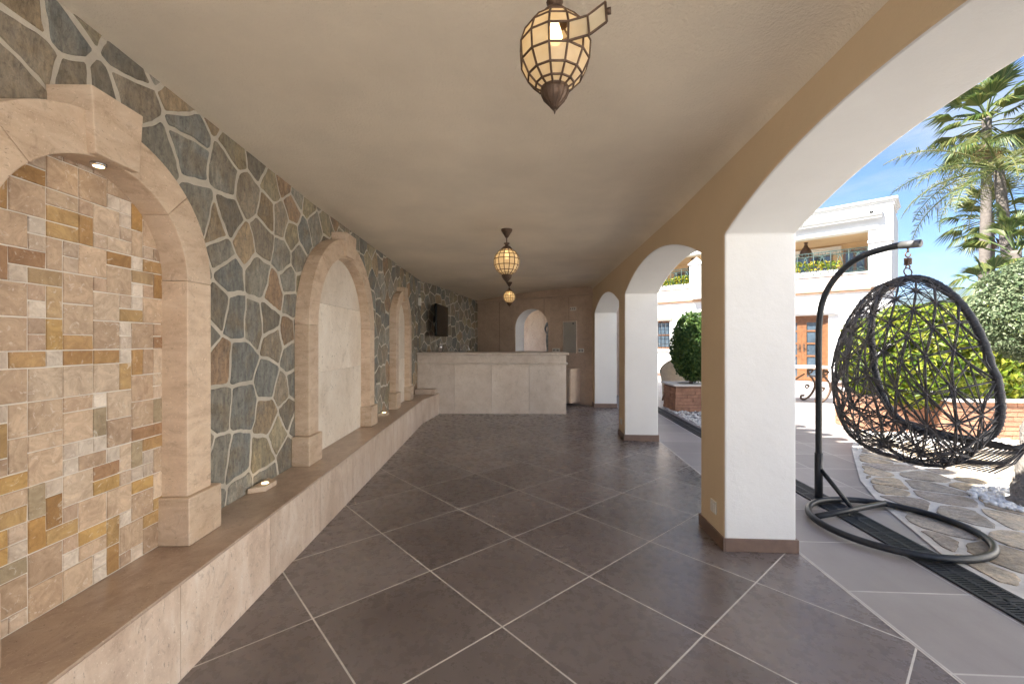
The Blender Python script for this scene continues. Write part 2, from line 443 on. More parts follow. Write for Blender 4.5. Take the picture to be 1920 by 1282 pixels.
# ------------------------------------------------------------------ polygon tools for stonework
def clip(poly, px, py, nx, ny):
    """keep the side where (p-(px,py)).n <= 0"""
    res = []; m = len(poly)
    for i in range(m):
        a = poly[i]; c = poly[(i+1) % m]
        da = (a[0]-px)*nx + (a[1]-py)*ny; dc = (c[0]-px)*nx + (c[1]-py)*ny
        if da <= 0: res.append(a)
        if (da < 0) != (dc < 0) and abs(da-dc) > 1e-12:
            t = da/(da-dc); res.append((a[0]+(c[0]-a[0])*t, a[1]+(c[1]-a[1])*t))
    return res
def stones(seeds, dom, gap, maxd):
    res = []
    for i, s in enumerate(seeds):
        x, y = s[0], s[1]; poly = list(dom)
        for j, q in enumerate(seeds):
            if i == j: continue
            dx, dy = q[0]-x, q[1]-y; d = math.hypot(dx, dy)
            if d > maxd or d < 1e-6: continue
            g = gap*(.75 + .9*abs(noise.noise(Vector(((x+q[0])*3.1, (y+q[1])*3.1, 5.)))))
            k = .5 - g/d
            poly = clip(poly, x+dx*k, y+dy*k, dx/d, dy/d)
            if len(poly) < 3: break
        res.append(poly if len(poly) >= 3 else None)
    return res
def roughen(poly, r, amp):
    # round the corners, then break up straight edges
    n = len(poly); q = []
    for i in range(n):
        a, c = poly[i], poly[(i+1) % n]
        L = math.hypot(c[0]-a[0], c[1]-a[1])
        if L < 1e-5: continue
        t = min(.38, r/L)
        q.append((a[0]+(c[0]-a[0])*t, a[1]+(c[1]-a[1])*t))
        k = int(L/.03)
        for m in range(1, k):
            u = t + (1-2*t)*m/k
            q.append((a[0]+(c[0]-a[0])*u, a[1]+(c[1]-a[1])*u))
        q.append((c[0]-(c[0]-a[0])*t, c[1]-(c[1]-a[1])*t))
    o = []
    for x, y in q:
        v = noise.noise_vector(Vector((x*33, y*33, 2.))); w = noise.noise_vector(Vector((x*8, y*8, 7.)))
        o.append((x+v.x*amp*.45+w.x*amp*1.5, y+v.y*amp*.45+w.y*amp*1.5))
    return o
def inset(poly, d):
    cx = sum(p[0] for p in poly)/len(poly); cy = sum(p[1] for p in poly)/len(poly)
    o = []
    for x, y in poly:
        L = math.hypot(x-cx, y-cy); k = max(0, (L-d)/L) if L > 1e-6 else 0
        o.append((cx+(x-cx)*k, cy+(y-cy)*k))
    return o
def stone_mesh(b, poly, c, T, h, mi=0):
    n = len(poly); p1 = inset(poly, h*.35); p2 = inset(poly, h*1.1)
    tx, ty = random.uniform(-.012,.012), random.uniform(-.012,.012)
    cx = sum(p[0] for p in poly)/n; cy = sum(p[1] for p in poly)/n
    vs = [T(x, -.004, y) for x, y in poly] + [T(x, h*.72+(x-cx)*tx+(y-cy)*ty, y) for x, y in p1] + [T(x, h+(x-cx)*tx+(y-cy)*ty, y) for x, y in p2]
    fs = []
    for r0 in (0, n):
        for i in range(n):
            j = (i+1) % n; fs.append((r0+i, r0+j, r0+n+j, r0+n+i))
    b.add(vs, fs, mi, c, False); base = len(b.v)-3*n
    b.f.append([base+2*n+i for i in range(n)]); b.mi.append(mi); b.fc.append(c); b.sm.append(False)
def poisson(dom, dmin, seeds, tries):
    x0, y0, x1, y1 = dom; s = list(seeds)
    for _ in range(tries):
        x, y = random.uniform(x0, x1), random.uniform(y0, y1)
        dm = dmin*random.uniform(.62, 1.35)
        if all((x-q[0])**2 + (y-q[1])**2 > dm*dm for q in s): s.append((x, y, None))
    return s

# ------------------------------------------------------------------ stone wall (left), with its bend at the bar
PAL = {'g': (.215,.213,.195), 'b': (.175,.186,.185), 'o': (.25,.225,.165), 't': (.275,.22,.155), 'r': (.28,.20,.14), 'd': (.16,.15,.13), 'n': (.235,.21,.175)}
def wl(px, py):
    r = (px-CX)/F; Y = -1.57/(r+.012); return Y, H-(py-CY)/F*Y
hand = []
def seeds_from(lst, sc_, ox, oy):
    for x, y, k in lst:
        Y, z = wl(ox+x*sc_, oy+y*sc_); hand.append((Y, z, k))
seeds_from([(70,30,'d'),(10,60,'t'),(135,135,'t'),(215,110,'n'),(40,170,'g'),(75,265,'b'),(195,280,'g'),(15,420,'d'),(95,460,'b'),(180,480,'g'),(275,360,'r'),(270,570,'n'),
  (25,660,'r'),(120,670,'b'),(245,745,'b'),(345,640,'g'),(20,870,'g'),(130,860,'b'),(240,900,'t'),(330,890,'d'),(25,1090,'g'),(105,1090,'b'),(215,1080,'o'),(335,1070,'d'),
  (300,30,'n'),(310,190,'g'),(350,100,'o'),(375,200,'g'),(400,90,'b'),(450,60,'g'),(505,40,'o'),(340,400,'g')], .421, 400, 400)
seeds_from([(180,340,'o'),(90,560,'g'),(390,480,'d'),(320,800,'n'),(515,700,'o'),(640,680,'r'),(755,780,'g'),(855,880,'o'),(110,950,'g'),(710,920,'r'),(600,990,'n'),
  (870,1080,'g'),(790,1100,'b'),(1030,1030,'t')], .2083, 400, 200)
seeds_from([(550,250,'b'),(250,420,'n'),(40,620,'n'),(700,760,'d'),(1100,480,'d'),(1170,900,'n'),(1620,850,'t'),(1720,1180,'b'),(930,860,'d'),(250,60,'t'),(760,120,'o')], .2083, 0, 0)
seeds_from([(840,350,'b'),(985,620,'d'),(870,620,'g'),(950,1060,'g'),(1035,1080,'b')], .429, 0, 130)
ded = []
for s in hand:
    if all((s[0]-q[0])**2+(s[1]-q[1])**2 > .085**2 for q in ded): ded.append(s)
def rand_col():
    c = PAL[random.choice('ggggbbbbooonnntddr')]; k = random.uniform(.88, 1.38)
    return tuple(x*k for x in c)
sw = thing('stone_wall', 'long wall of irregular grey and brown field stones in pale mortar', 'wall', (-1.57,0,0))
def wall_T(Y, d, z): return Vector((wallX(Y)+d, Y+d*.012, z))
P0, P1 = Vector((wallX(8.0), 8.0, 0)), Vector((-.74, 10.75, 0))
dv = (P1-P0).normalized(); nv = Vector((dv.y, -dv.x, 0))
def bend_T(s, d, z): q = P0 + dv*s + nv*d; return Vector((q.x, q.y, z))
b = MB()
b.box((-2.3,-.2,-.1),(8.0,0,2.72), wall_T)
b.box((-.012,-.2,-.1),(2.95,0,2.72), bend_T)
b.build('mortar_bed', MT['mortar'], sw)
b = MB()
seeds = poisson((.2,.38,8.0,2.62), .225, ded, 9000)
cells = stones(seeds, [(.15,.36),(8.0,.36),(8.0,2.66),(.15,2.66)], .0115, .95)
for s, p in zip(seeds, cells):
    if not p: continue
    c = tuple(x*1.12 for x in PAL[s[2]]) if s[2] else rand_col()
    if s[2]:
        k = random.uniform(.9, 1.15); c = tuple(x*k for x in c)
    pp = roughen(p, .007, .012)
    if len(pp) > 3: stone_mesh(b, pp, c, wall_T, random.uniform(.004,.008))
seeds = poisson((0,.38,2.9,2.62), .225, [], 3500)
cells = stones(seeds, [(.0,.36),(2.92,.36),(2.92,2.66),(0,2.66)], .0115, .95)
for s, p in zip(seeds, cells):
    if p:
        pp = roughen(p, .007, .012)
        if len(pp) > 3: stone_mesh(b, pp, rand_col(), bend_T, random.uniform(.004,.008))
b.build('stone_facing', MT['stone'], sw)

# ------------------------------------------------------------------ arched niches
BT = .377                                             # top of the bench
def niche(Yc, hi, ring, spring, prot, kz, kw, infill, label, spot):
    root = thing('arched_niche', label, 'niche', tuple(wall_T(Yc, 0, BT)), 'arched travertine niches along the stone wall')
    T = lambda u, d, z: wall_T(Yc+u, d, z)
    N = 28; inn = []; outl = []
    for k in range(N+1):
        a = PI*k/N
        inn.append((hi*math.cos(a), spring+hi*math.sin(a))); outl.append(((hi+ring)*math.cos(a), spring+(hi+ring)*math.sin(a)))
    fz = BT+.218
    b = MB()
    # left and right shafts and arch as one moulded surround (jointed blocks)
    def band(pi, po):
        n = len(pi); vs = []; fs = []
        for (u0, z0), (u1, z1) in zip(pi, po):
            vs += [T(u0,.004,z0), T(u0,prot,z0), T(u1,prot,z1), T(u1,.004,z1)]
        for i in range(n-1):
            for k in range(4): fs.append((4*i+k, 4*i+(k+1)%4, 4*i+4+(k+1)%4, 4*i+4+k))
        fs.append((0,3,2,1)); fs.append((4*n-4, 4*n-3, 4*n-2, 4*n-1)); b.add(vs, fs, 0)
    ak = math.asin(min(.9, kw*.5/hi))
    cut = [k for k in range(N+1)]
    band([(hi,fz)]+inn, [(hi+ring,fz)]+outl) if False else None
    # right half, left half, shafts: butt joints 1 mm apart as in cut stone
    half = N//2
    for lo_, hi_ in ((0, half//2), (half//2, half), (half, half+half//2), (half+half//2, N)):
        pi = []; po = []
        M_ = 10
        a0 = PI*lo_/N + (.0015 if lo_ else 0); a1 = PI*hi_/N - .0015
        for k in range(M_+1):
            a = a0+(a1-a0)*k/M_
            pi.append((hi*math.cos(a), spring+hi*math.sin(a))); po.append(((hi+ring)*math.cos(a), spring+(hi+ring)*math.sin(a)))
        band(pi, po)
    band([(hi,fz),(hi,spring-.001)], [(hi+ring,fz),(hi+ring,spring-.001)])
    band([(-hi,spring-.001),(-hi,fz)], [(-hi-ring,spring-.001),(-hi-ring,fz)])
    b.build('surround', MT['trav'], root, .004, True)
    for sgn in (-1, 1):
        f = MB(); a0, a1 = (hi-.02, hi+ring+.045) if sgn > 0 else (-hi-ring-.045, -hi+.02)
        f.box((a0,.004,BT+.001),(a1,prot+.022,fz-.001), T); f.build('foot', MT['trav'], root, .005)
    k = MB(); k.prism([(-kw*.42,kz[0]),(kw*.42,kz[0]),(kw*.5,kz[1]),(-kw*.5,kz[1])], prot+.03, .004, T)
    k.build('keystone', MT['trav'], root, .004, True)
    if spot:
        s = MB(); s.lathe([(.02,0),(.024,.004),(.024,.010)], 14, T(0, prot-.045, kz[0]-.010)); so = s.build('spotlight', MT['steel'], root)
        e = MB(); e.lathe([(.016,0),(.016,.002)], 14, T(0, prot-.045, kz[0]-.012)); e.build('lamp', MT['spot'], so)
    infill(root, T, hi, spring)
    return root

def arch_slab(b, T, hi, spring, z0, z1, d0, d1):
    R_ = hi+.09; L = []; n = 14
    for k in range(n+1):
        z = z0+(z1-z0)*k/n; w = hi+.03
        if z > spring: w = min(w, math.sqrt(max(0, R_*R_-(z-spring)**2)))
        L.append((w, z))
    L = [p for p in L if p[0] > .01]
    if len(L) < 2: return
    b.prism([(-w,z) for w,z in L]+[(w,z) for w,z in reversed(L)], d0, d1, T)
def mosaic(root, T, hi, spring):
    b = MB(); u = .0555; n = int(2*(hi+.02)/u)+1; top = spring+hi+.02; m = int((top-BT)/u)+1
    g = MB(); arch_slab(g, T, hi, spring, BT+.001, top+.05, .002, .010); g.build('grout_bed', MT['pale'], root)
    used = [[False]*m for _ in range(n)]
    beige = [(.60,.475,.355),(.56,.43,.315),(.65,.54,.425),(.49,.37,.27),(.62,.485,.36)]
    small = [(.62,.51,.41),(.68,.60,.52),(.55,.42,.32),(.74,.68,.61)]
    gold = [(.50,.31,.12),(.46,.29,.13),(.40,.24,.10),(.52,.36,.17),(.42,.26,.15),(.43,.36,.25),(.50,.37,.22),(.55,.37,.15),(.50,.33,.16)]
    rnd = random.Random(21)
    for j in range(m):
        for i in range(n):
            if used[i][j]: continue
            opts = []
            def free(w, h): return i+w <= n and j+h <= m and all(not used[i+a][j+c] for a in range(w) for c in range(h))
            if free(2,2): opts += ['22']*5
            if free(2,1): opts += ['21']*5
            if free(1,2): opts += ['12']*2
            opts += ['11']*(4 if opts else 1)
            o = rnd.choice(opts); w, h = int(o[0]), int(o[1])
            for a in range(w):
                for c in range(h): used[i+a][j+c] = True
            if math.hypot(max(abs(-hi-.01+i*u), abs(-hi-.01+(i+w)*u)), max(0, BT+(j+h)*u-spring)) > hi+.135: continue
            c = rnd.choice(beige if o == '22' else small if o == '11' else gold if rnd.random() < .74 else beige)
            kk = rnd.uniform(.88, 1.12); c = tuple(x*kk for x in c)
            x0, x1 = -hi-.01+i*u, -hi-.01+(i+w)*u; z0, z1 = BT+.003+j*u, BT+.003+(j+h)*u
            gp_ = .0022; e = .0022; hh = .0155 + rnd.uniform(-.001,.001)
            J = lambda: rnd.uniform(-.0011,.0011)
            q = [(x0+gp_+J(),z0+gp_+J()),(x1-gp_+J(),z0+gp_+J()),(x1-gp_+J(),z1-gp_+J()),(x0+gp_+J(),z1-gp_+J())]
            qi = [(q[0][0]+e,q[0][1]+e),(q[1][0]-e,q[1][1]+e),(q[2][0]-e,q[2][1]-e),(q[3][0]+e,q[3][1]-e)]
            vs = [T(a,.009,z) for a,z in q]+[T(a,hh-.002,z) for a,z in q]+[T(a,hh,z) for a,z in qi]
            b.add(vs, [(0,1,5,4),(1,2,6,5),(2,3,7,6),(3,0,4,7),(4,5,9,8),(5,6,10,9),(6,7,11,10),(7,4,8,11),(8,9,10,11)], 0, c)
    b.build('mosaic_infill', MT['mosaic'], root)
def slabs(root, T, hi, spring):
    b = MB(); top = spring+hi+.02; z = BT+.001; hs = [.62*hi/.66*1.1, .55*hi/.66*1.1, .48, 9]; i = 0
    while z < top:
        z1 = min(top, z+max(.3, hs[min(i,3)])); arch_slab(b, T, hi, spring, z, z1-.0025, .002, .016); z = z1; i += 1
    b.build('travertine_infill', MT['travcream'], root, 0, True)
niche(1.560, .378, .155, 1.575, .131, (1.950,2.178), .21, mosaic, 'arched niche filled with a patchwork mosaic of tumbled stone', True)
niche(3.990, .640, .165, 1.425, .112, (2.075,2.290), .26, slabs, 'wide arched niche filled with plain cream travertine slabs', False)
niche(6.310, .340, .155, 1.545, .094, (1.885,2.090), .20, slabs, 'narrow arched niche nearest the bar', False)

# ------------------------------------------------------------------ bench
bn = thing('stone_bench', 'long low travertine bench running along the stone wall', 'bench', (-1.3,0,0))
b = MB()
def riser(p, q, z1, th=.02):
    d = (q-p); L = d.length; d.normalize(); n_ = Vector((d.y, -d.x, 0)); n = max(1, round(L/.62))
    for i in range(n):
        a = p+d*(L*i/n+.0012); c = p+d*(L*(i+1)/n-.0012)
        def T(x, y, z, a=a, d=d, n_=n_): w = a+d*x-n_*y; return Vector((w.x, w.y, z))
        b.box((0,0,.001),((c-a).length,th,z1), T)
Q = [Vector((benchX(-2.2),-2.2,0)), Vector((benchX(6.75),6.75,0)), Vector((-1.255,7.645,0))]
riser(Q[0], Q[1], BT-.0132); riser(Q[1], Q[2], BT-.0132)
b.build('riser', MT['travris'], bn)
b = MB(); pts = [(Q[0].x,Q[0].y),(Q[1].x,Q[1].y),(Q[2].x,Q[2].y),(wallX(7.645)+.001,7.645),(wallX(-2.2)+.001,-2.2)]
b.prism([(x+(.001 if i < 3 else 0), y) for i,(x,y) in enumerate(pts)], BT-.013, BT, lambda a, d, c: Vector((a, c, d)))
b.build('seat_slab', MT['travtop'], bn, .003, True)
b = MB(); b.box((-1.64,7.42,BT+.001),(-1.30,7.643,BT+.085)); b.build('end_block', MT['travris'], bn, .004)
def bench_light(px, py, lab):
    p = gp(px, py, BT); Y = p.y; x = wallX(Y)+.02
    root = thing('bench_spotlight', lab, 'light', (x, Y, BT), 'stone block uplights on the bench')
    b = MB(); b.prism([(-.11,.0),(.11,.0),(.06,.085),(-.06,.085)], 0.001, .033, lambda a, d, c: Vector((x+c, Y+a, BT+d)))
    b.build('stone_block', MT['trav'], root, .004, True)
    b = MB(); b.lathe([(.019,0),(.019,.003)], 14, (x+.045, Y, BT+.033)); b.build('lamp', MT['spot'], root)
    li = bpy.data.lights.new('uplight', 'SPOT'); li.energy = .10; li.color = (1,.72,.4); li.spot_size = R(80); li.spot_blend = .8; li.shadow_soft_size = .015
    lo = bpy.data.objects.new('uplight_lamp', li); col.objects.link(lo); lo.parent = root; lo.location = (.045,0,.045); lo.rotation_euler = (PI,0,0)
bench_light(495, 915, 'small stone block uplight between the mosaic niche and wide cream niche')
bench_light(719, 778, 'small stone block uplight between the wide cream niche and narrow niche')
bench_light(789, 738, 'small stone block uplight at the bar end of the bench')

# ------------------------------------------------------------------ arcade wall
ad = Vector((.059,1,0)).normalized(); an = Vector((ad.y,-ad.x,0))
A0 = Vector((1.18,0,0)); sl = math.hypot(1,.059)
def arc_T(Y, d, z): q = Vector((arcX(Y),Y,0)) + an*d; return Vector((q.x,q.y,z))
aw = thing('arcade_wall', 'plastered wall of wide low arches on square pillars, tan inside and white in the openings', 'wall', (1.18,0,0))
ARCH = [(-2.0,-.30,1.95,2.21),(.10,2.65,1.965,2.235),(3.03,5.585,1.925,2.195),(5.97,8.39,1.86,2.11)]
def arc_pts(y0, y1, sp, ap, n=28):
    hs = (y1-y0)/2; ri = ap-sp; Rr = (hs*hs+ri*ri)/(2*ri); cy = (y0+y1)/2; cz = ap-Rr; a = math.asin(hs/Rr)
    return [(cy+Rr*math.sin(-a+2*a*k/n), cz+Rr*math.cos(-a+2*a*k/n)) for k in range(n+1)]
b = MB()
TOP = 2.74; segs = []
# pillar blocks
edges = [-2.3] + [v for a in ARCH for v in (a[0], a[1])] + [9.4]
for i in range(0, len(edges), 2):
    pass
# one outline with arch notches
outline = [(-2.3,TOP),(-2.3,-.05)]
for y0, y1, sp, ap in ARCH:
    outline += [(y0,-.05)] + arc_pts(y0, y1, sp, ap) + [(y1,-.05)]
outline += [(9.4,-.05),(9.4,TOP)]
b.prism(outline, 0, .43, arc_T, 0, 1)
ow = b.build('wall', [MT['tan'], MT['white']], aw, .012, True)
for i in range(len(ARCH)+1):
    y0 = edges[2*i]; y1 = edges[2*i+1]
    s = MB(); t = .011; z0, z1 = .001, .082
    if i == len(ARCH): y1 = 8.66
    s.box((y0-t,-t,z0),(y1+t,-.0005,z1), arc_T)
    s.box((y0-t,.4305,z0),(y1+t,.43+t,z1), arc_T)
    s.box((y0-t,-.0005,z0),(y0-.0005,.4305,z1), arc_T)
    if i < len(ARCH): s.box((y1+.0005,-.0005,z0),(y1+t,.4305,z1), arc_T)
    s.build('skirting', MT['skirt'], aw, .002)
def socket(Y, z, lab):
    r = thing('wall_socket', lab, 'socket', tuple(arc_T(Y,0,z)))
    s = MB(); s.box((-.04+Y,-.011,z-.04),(Y+.04,-.0005,z+.04), arc_T); s.build('plate', MT['plastic'], r, .003)
    s = MB(); s.box((-.022+Y,-.016,z-.022),(Y+.022,-.0115,z+.022), arc_T); s.build('cover', MT['plastic'], r, .004)
socket(2.80, .22, 'white wall socket low on the nearest pillar'); socket(5.78, .22, 'white wall socket low on the second pillar')

# ------------------------------------------------------------------ ceiling
b = MB(); ny, nx = 60, 20; vs = []; fs = []
for j in range(ny+1):
    Y = -2.3 + 14.5*j/ny; xl = -2.2; xr = arcX(Y)
    xs = [xl+(xr-.10-xl)*k/nx for k in range(nx+1)] + [xr-.06, xr-.03, xr-.012, xr+.004]
    dz = [0]*(nx+1) + [-.006, -.018, -.035, -.07]
    for x, d in zip(xs, dz): vs.append((x, Y, ceilz(x, Y)+d))
m_ = nx+5
for j in range(ny):
    for k in range(m_-1): fs.append((j*m_+k, (j+1)*m_+k, (j+1)*m_+k+1, j*m_+k+1))
b.add(vs, fs, 0, None, True); tag(b.build('ceiling', MT['ceiling']), kind='structure')
# roof with curved tiles along the eaves
rf = thing('roof', 'terracotta tiled roof over the arcade', 'roof', (0,0,2.74))
b = MB(); b.add([(-2.6,-2.35,2.741),(arcX(-2.35)+.58,-2.35,2.741),(arcX(13)+.58,13,2.741),(-2.6,13,2.741),(-2.6,-2.35,2.86),(arcX(-2.35)+.58,-2.35,2.80),(arcX(13)+.58,13,2.80),(-2.6,13,2.86)],
      [(0,3,2,1),(4,5,6,7),(0,1,5,4),(1,2,6,5),(2,3,7,6),(3,0,4,7)])
b.build('slab', MT['housew'], rf)
b = MB()
for k in range(53):
    Y = -2.2+k*.29; x0 = arcX(Y)+.2
    b.tube([(x0,Y,2.84),(x0+.54,Y,2.80)], .10, 10)
b.build('eaves_tiles', MT['rooft'], rf)

# ------------------------------------------------------------------ back wall with its arched serving window
bd = Vector((-1,.77,0)).normalized(); bnrm = Vector((-bd.y, bd.x, 0))    # pointing to the rear
if bnrm.y < 0: bnrm = -bnrm
B0 = Vector((1.75,8.63,0))
def back_T(s, d, z): q = B0+bd*s+bnrm*d; return Vector((q.x,q.y,z))
def back_s(px):
    r = (px-CX)/F; # B0.x - .792 s = r (B0.y + .61 s)
    return (B0.x - r*B0.y)/(-bd.x + r*bd.y)
w0, w1 = back_s(1028), back_s(966.5)
bw = thing('back_wall', 'brown travertine wall behind the bar with a small arched opening', 'wall', tuple(B0))
b = MB(); th = .34
wc = (w0+w1)/2; hw = (w1-w0)/2; wsp, wap = 1.62, 2.03
zt = 2.73
b.box((-.02,0,-.05),(w0-.05,th,zt), back_T); b.box((w1+.05,0,-.05),(3.30,th,zt), back_T); b.box((w0-.0495,0,-.05),(w1+.0495,th,1.06), back_T)
pts = [(w0-.0495,zt),(w0-.0495,1.0605),(w0,1.0605),(w0,wsp)] + [(wc-hw*.998*math.cos(PI*k/20), wsp+(wap-wsp)*math.sin(PI*k/20)) for k in range(1,20)] + [(w1,wsp),(w1,1.0605),(w1+.0495,1.0605),(w1+.0495,zt)]
b.prism(pts, 0, th, back_T, 0, 1)
b.build('wall', [MT['travwall'], MT['white']], bw, 0, True)
b = MB(); b.box((w0+.001,.002,1.061),(w1-.001,th+.1,1.075), back_T); b.build('sill', MT['travbar'], bw)
b = MB(); b.box((0,-.03,2.24),(3.25,-.0005,2.27), back_T); b.box((0,-.045,2.271),(3.25,-.0005,2.30), back_T); b.build('cornice', MT['travwall'], bw, .004)
b = MB(); s = 0.0
for k, sx in enumerate((.62,1.24,2.5)):
    b.box((sx,-.004,.02),(sx+.004,-.0006,2.23), back_T)
b.build('joints', MT['brickm'], bw)
# pink wall seen through the opening
pw = MB(); pw.box((-.1,1.9,-.05),(4.5,2.1,3.2), back_T)
tag(pw.build('garden_wall', MT['travpink']), 'pale pink travertine wall seen through the arched opening behind the bar', 'wall')
# fittings on the back wall
def plate(name, lab, cat, px0, px1, z0, z1, mat, d=.02, extra=None):
    s1, s0 = back_s(px0), back_s(px1); r = thing(name, lab, cat, tuple(back_T(s0,0,z0)))
    m = MB(); m.box((s0,-d,z0),(s1,-.0006,z1), back_T); m.build('panel', mat, r, .003)
    if extra: extra(r, s0, s1)
    return r
def lock(r, s0, s1):
    m = MB(); m.box((s0+.05,-.028,1.66),(s0+.08,-.0205,1.69), back_T); m.build('lock', MT['iron'], r)
    m = MB()
    for a in ((s0-.012,s0-.001),(s1+.001,s1+.012)): m.box((a[0],-.024,1.05),(a[1],-.0006,1.73), back_T)
    m.box((s0-.0005,-.024,1.715),(s1+.0005,-.0006,1.727), back_T); m.build('frame', MT['travbar'], r)
zz = lambda py, Y: H-(py-CY)/F*Y
plate('electric_cabinet', 'flat grey electric cabinet door on the brown back wall', 'cabinet', 1057, 1081, 1.06, 1.71, MT['greypanel'], .02, lock)
def sign_bits(r, s0, s1):
    m = MB()
    for k in range(3): m.box((s0+.02+k*.047,-.024,1.965),(s0+.048+k*.047,-.0185,2.0), back_T)
    m.build('buttons', MT['greypanel'], r)
plate('light_switch', 'pale triple switch plate high beside the electric cabinet', 'switch', 1069.5, 1081, 1.945, 2.02, MT['plastic'], .018, sign_bits)
def sock_bits(r, s0, s1):
    for k in (.25,.75):
        m = MB(); c = back_T(s0+(s1-s0)*k,-.0142,1.115); m.tube([c, c-bnrm*.006], .024, 12)
        m.build('outlet', MT['greypanel'], r)
plate('outlet_plate', 'white double socket plate to the right of the electric cabinet', 'socket', 1085, 1095, 1.07, 1.155, MT['plastic'], .014, sock_bits)
plate('outlet_plate', 'pale socket plate between the arched opening and electric cabinet', 'socket', 1036, 1050, 1.07, 1.155, MT['plastic'], .014, sock_bits)
# low cupboard beside the bar
cs1, cs0 = back_s(1050), back_s(1088)
cb = thing('low_cupboard', 'low grey-brown cupboard with two drawers beside the bar', 'cupboard', tuple(back_T(cs0,0,0)))
m = MB(); m.box((cs0,-.40,.06),(cs1+.5,-.001,.72), back_T); m.build('carcass', MT['travwall'], cb)
m = MB(); m.box((cs0-.015,-.43,.721),(cs1+.5,-.001,.75), back_T); m.build('worktop', MT['travwall'], cb)
for z0, z1 in ((.07,.38),(.39,.71)):
    m = MB(); m.box((cs0+.01,-.418,z0),(cs1+.48,-.4005,z1), back_T); dr = m.build('drawer', MT['travwall'], cb, .003)
    m = MB(); m.box((cs0+.3,-.428,z1-.06),(cs0+.45,-.4185,z1-.045), back_T); m.build('handle', MT['steel'], dr)

# ------------------------------------------------------------------ bar counter
bar = thing('bar_counter', 'travertine bar counter with moulded top at the end of the arcade', 'bar counter', (0,7.65,0))
FY = 7.652; XL, XR = -1.652, 1.02
b = MB(); n = 4
for k in range(n):
    x0 = XL+(XR-XL)*k/n; x1 = XL+(XR-XL)*(k+1)/n
    b.box((x0+.001,FY,.001),(x1-.001,FY+.52,.885))
b.build('front_panel', MT['travbar'], bar, .002)
b = MB(); b.box((XL,FY-.03,.886),(XR+.03,FY+.55,.925)); b.build('moulding', MT['travbar'], bar, .012)
b = MB(); b.box((XL,FY+.004,.926),(XR-.002,FY+.515,1.055)); b.build('frieze', MT['travbar'], bar, .003)
b = MB(); b.box((XL,FY-.045,1.056),(XR+.045,FY+.57,1.10)); b.build('top_slab', MT['travbar'], bar, .014)

# things on the bar
def faucet(x, y):
    r = thing('bar_tap', 'slim chrome swan-neck tap rising behind the bar top', 'tap', (x,y,1.10))
    m = MB(); m.lathe([(.028,0),(.028,.012),(.016,.02)], 14, (x,y,1.10)); m.build('base', MT['steel'], r)
    m = MB(); pts = [(x,y,1.115),(x,y,1.15)]+[(x+.085-.085*math.cos(PI*k/12), y, 1.15+.085*math.sin(PI*k/12)) for k in range(1,13)]+[(x+.17,y,1.125)]
    m.tube(pts, .009, 8); m.build('spout', MT['steel'], r)
    m = MB(); m.tube([(x+.02,y-.01,1.125),(x+.06,y-.04,1.14)], .006, 8); m.build('lever', MT['steel'], r)
faucet(-.93, 8.05)
r = thing('cocktail_shaker', 'tapered steel cocktail shaker at the wall end of the bar', 'shaker', (-1.28,7.9,1.10))
m = MB(); m.lathe([(.035,0),(.045,.10),(.042,.13)], 16, (-1.28,7.9,1.1005)); m.build('cup', MT['steel'], r)
m = MB(); m.lathe([(.042,0),(.03,.03),(.02,.05),(.018,.075)], 16, (-1.28,7.9,1.231)); m.build('cap', MT['steel'], r)
r = thing('wire_bottle_rack', 'thin curved wire bottle rack on the bar beside the shaker', 'bottle rack', (-1.15,7.95,1.10))
m = MB()
for dx, rr in ((0,.08),(.05,.07)):
    m.tube([(-1.15+dx+rr*math.cos(PI*k/14), 7.95+dx, 1.104+rr*1.5*math.sin(PI*k/14)) for k in range(15)], .004, 6)
m.build('hoops', MT['steel'], r)
m = MB(); m.tube([(-1.24,7.95,1.105),(-1.05,7.95,1.105)], .004, 6); m.tube([(-1.19,8.0,1.105),(-1.0,8.0,1.105)], .004, 6); m.build('base_rails', MT['steel'], r)
# television on its arm
tv = thing('wall_television', 'black flat television on a wall arm, seen edge on above the bar', 'television', (-1.40,8.55,1.7))
ta = Vector((.075,.997,0)).normalized(); tn = Vector((ta.y,-ta.x,0)); T0 = Vector((-1.385,8.05,0))
def tv_T(s, d, z): q = T0+ta*s+tn*d; return Vector((q.x,q.y,z))
m = MB(); m.box((0,-.03,1.40),(1.02,.012,2.02), tv_T); m.build('casing', MT['screen'], tv, .008)
m = MB(); m.box((.02,.0125,1.425),(1.0,.015,2.0), tv_T); m.build('screen', MT['screen'], tv)
m = MB(); m.box((.40,-.20,1.62),(.62,-.031,1.80), tv_T); m.build('bracket', MT['iron'], tv)
m = MB(); m.box((.03,-.05,1.60),(.07,-.031,1.66), tv_T); m.build('sticker', MT['plastic'], tv)
q = wall_T(7.75,0,1.98)
r = thing('wall_sensor', 'small white alarm sensor on the stone wall above the television', 'sensor', tuple(q))
m = MB(); m.box((7.72,.012,1.95),(7.79,.06,2.09), wall_T); m.build('case', MT['plastic'], r, .006)
m = MB(); m.box((7.73,.0605,1.965),(7.78,.064,2.0), wall_T); m.build('lens', MT['greypanel'], r)

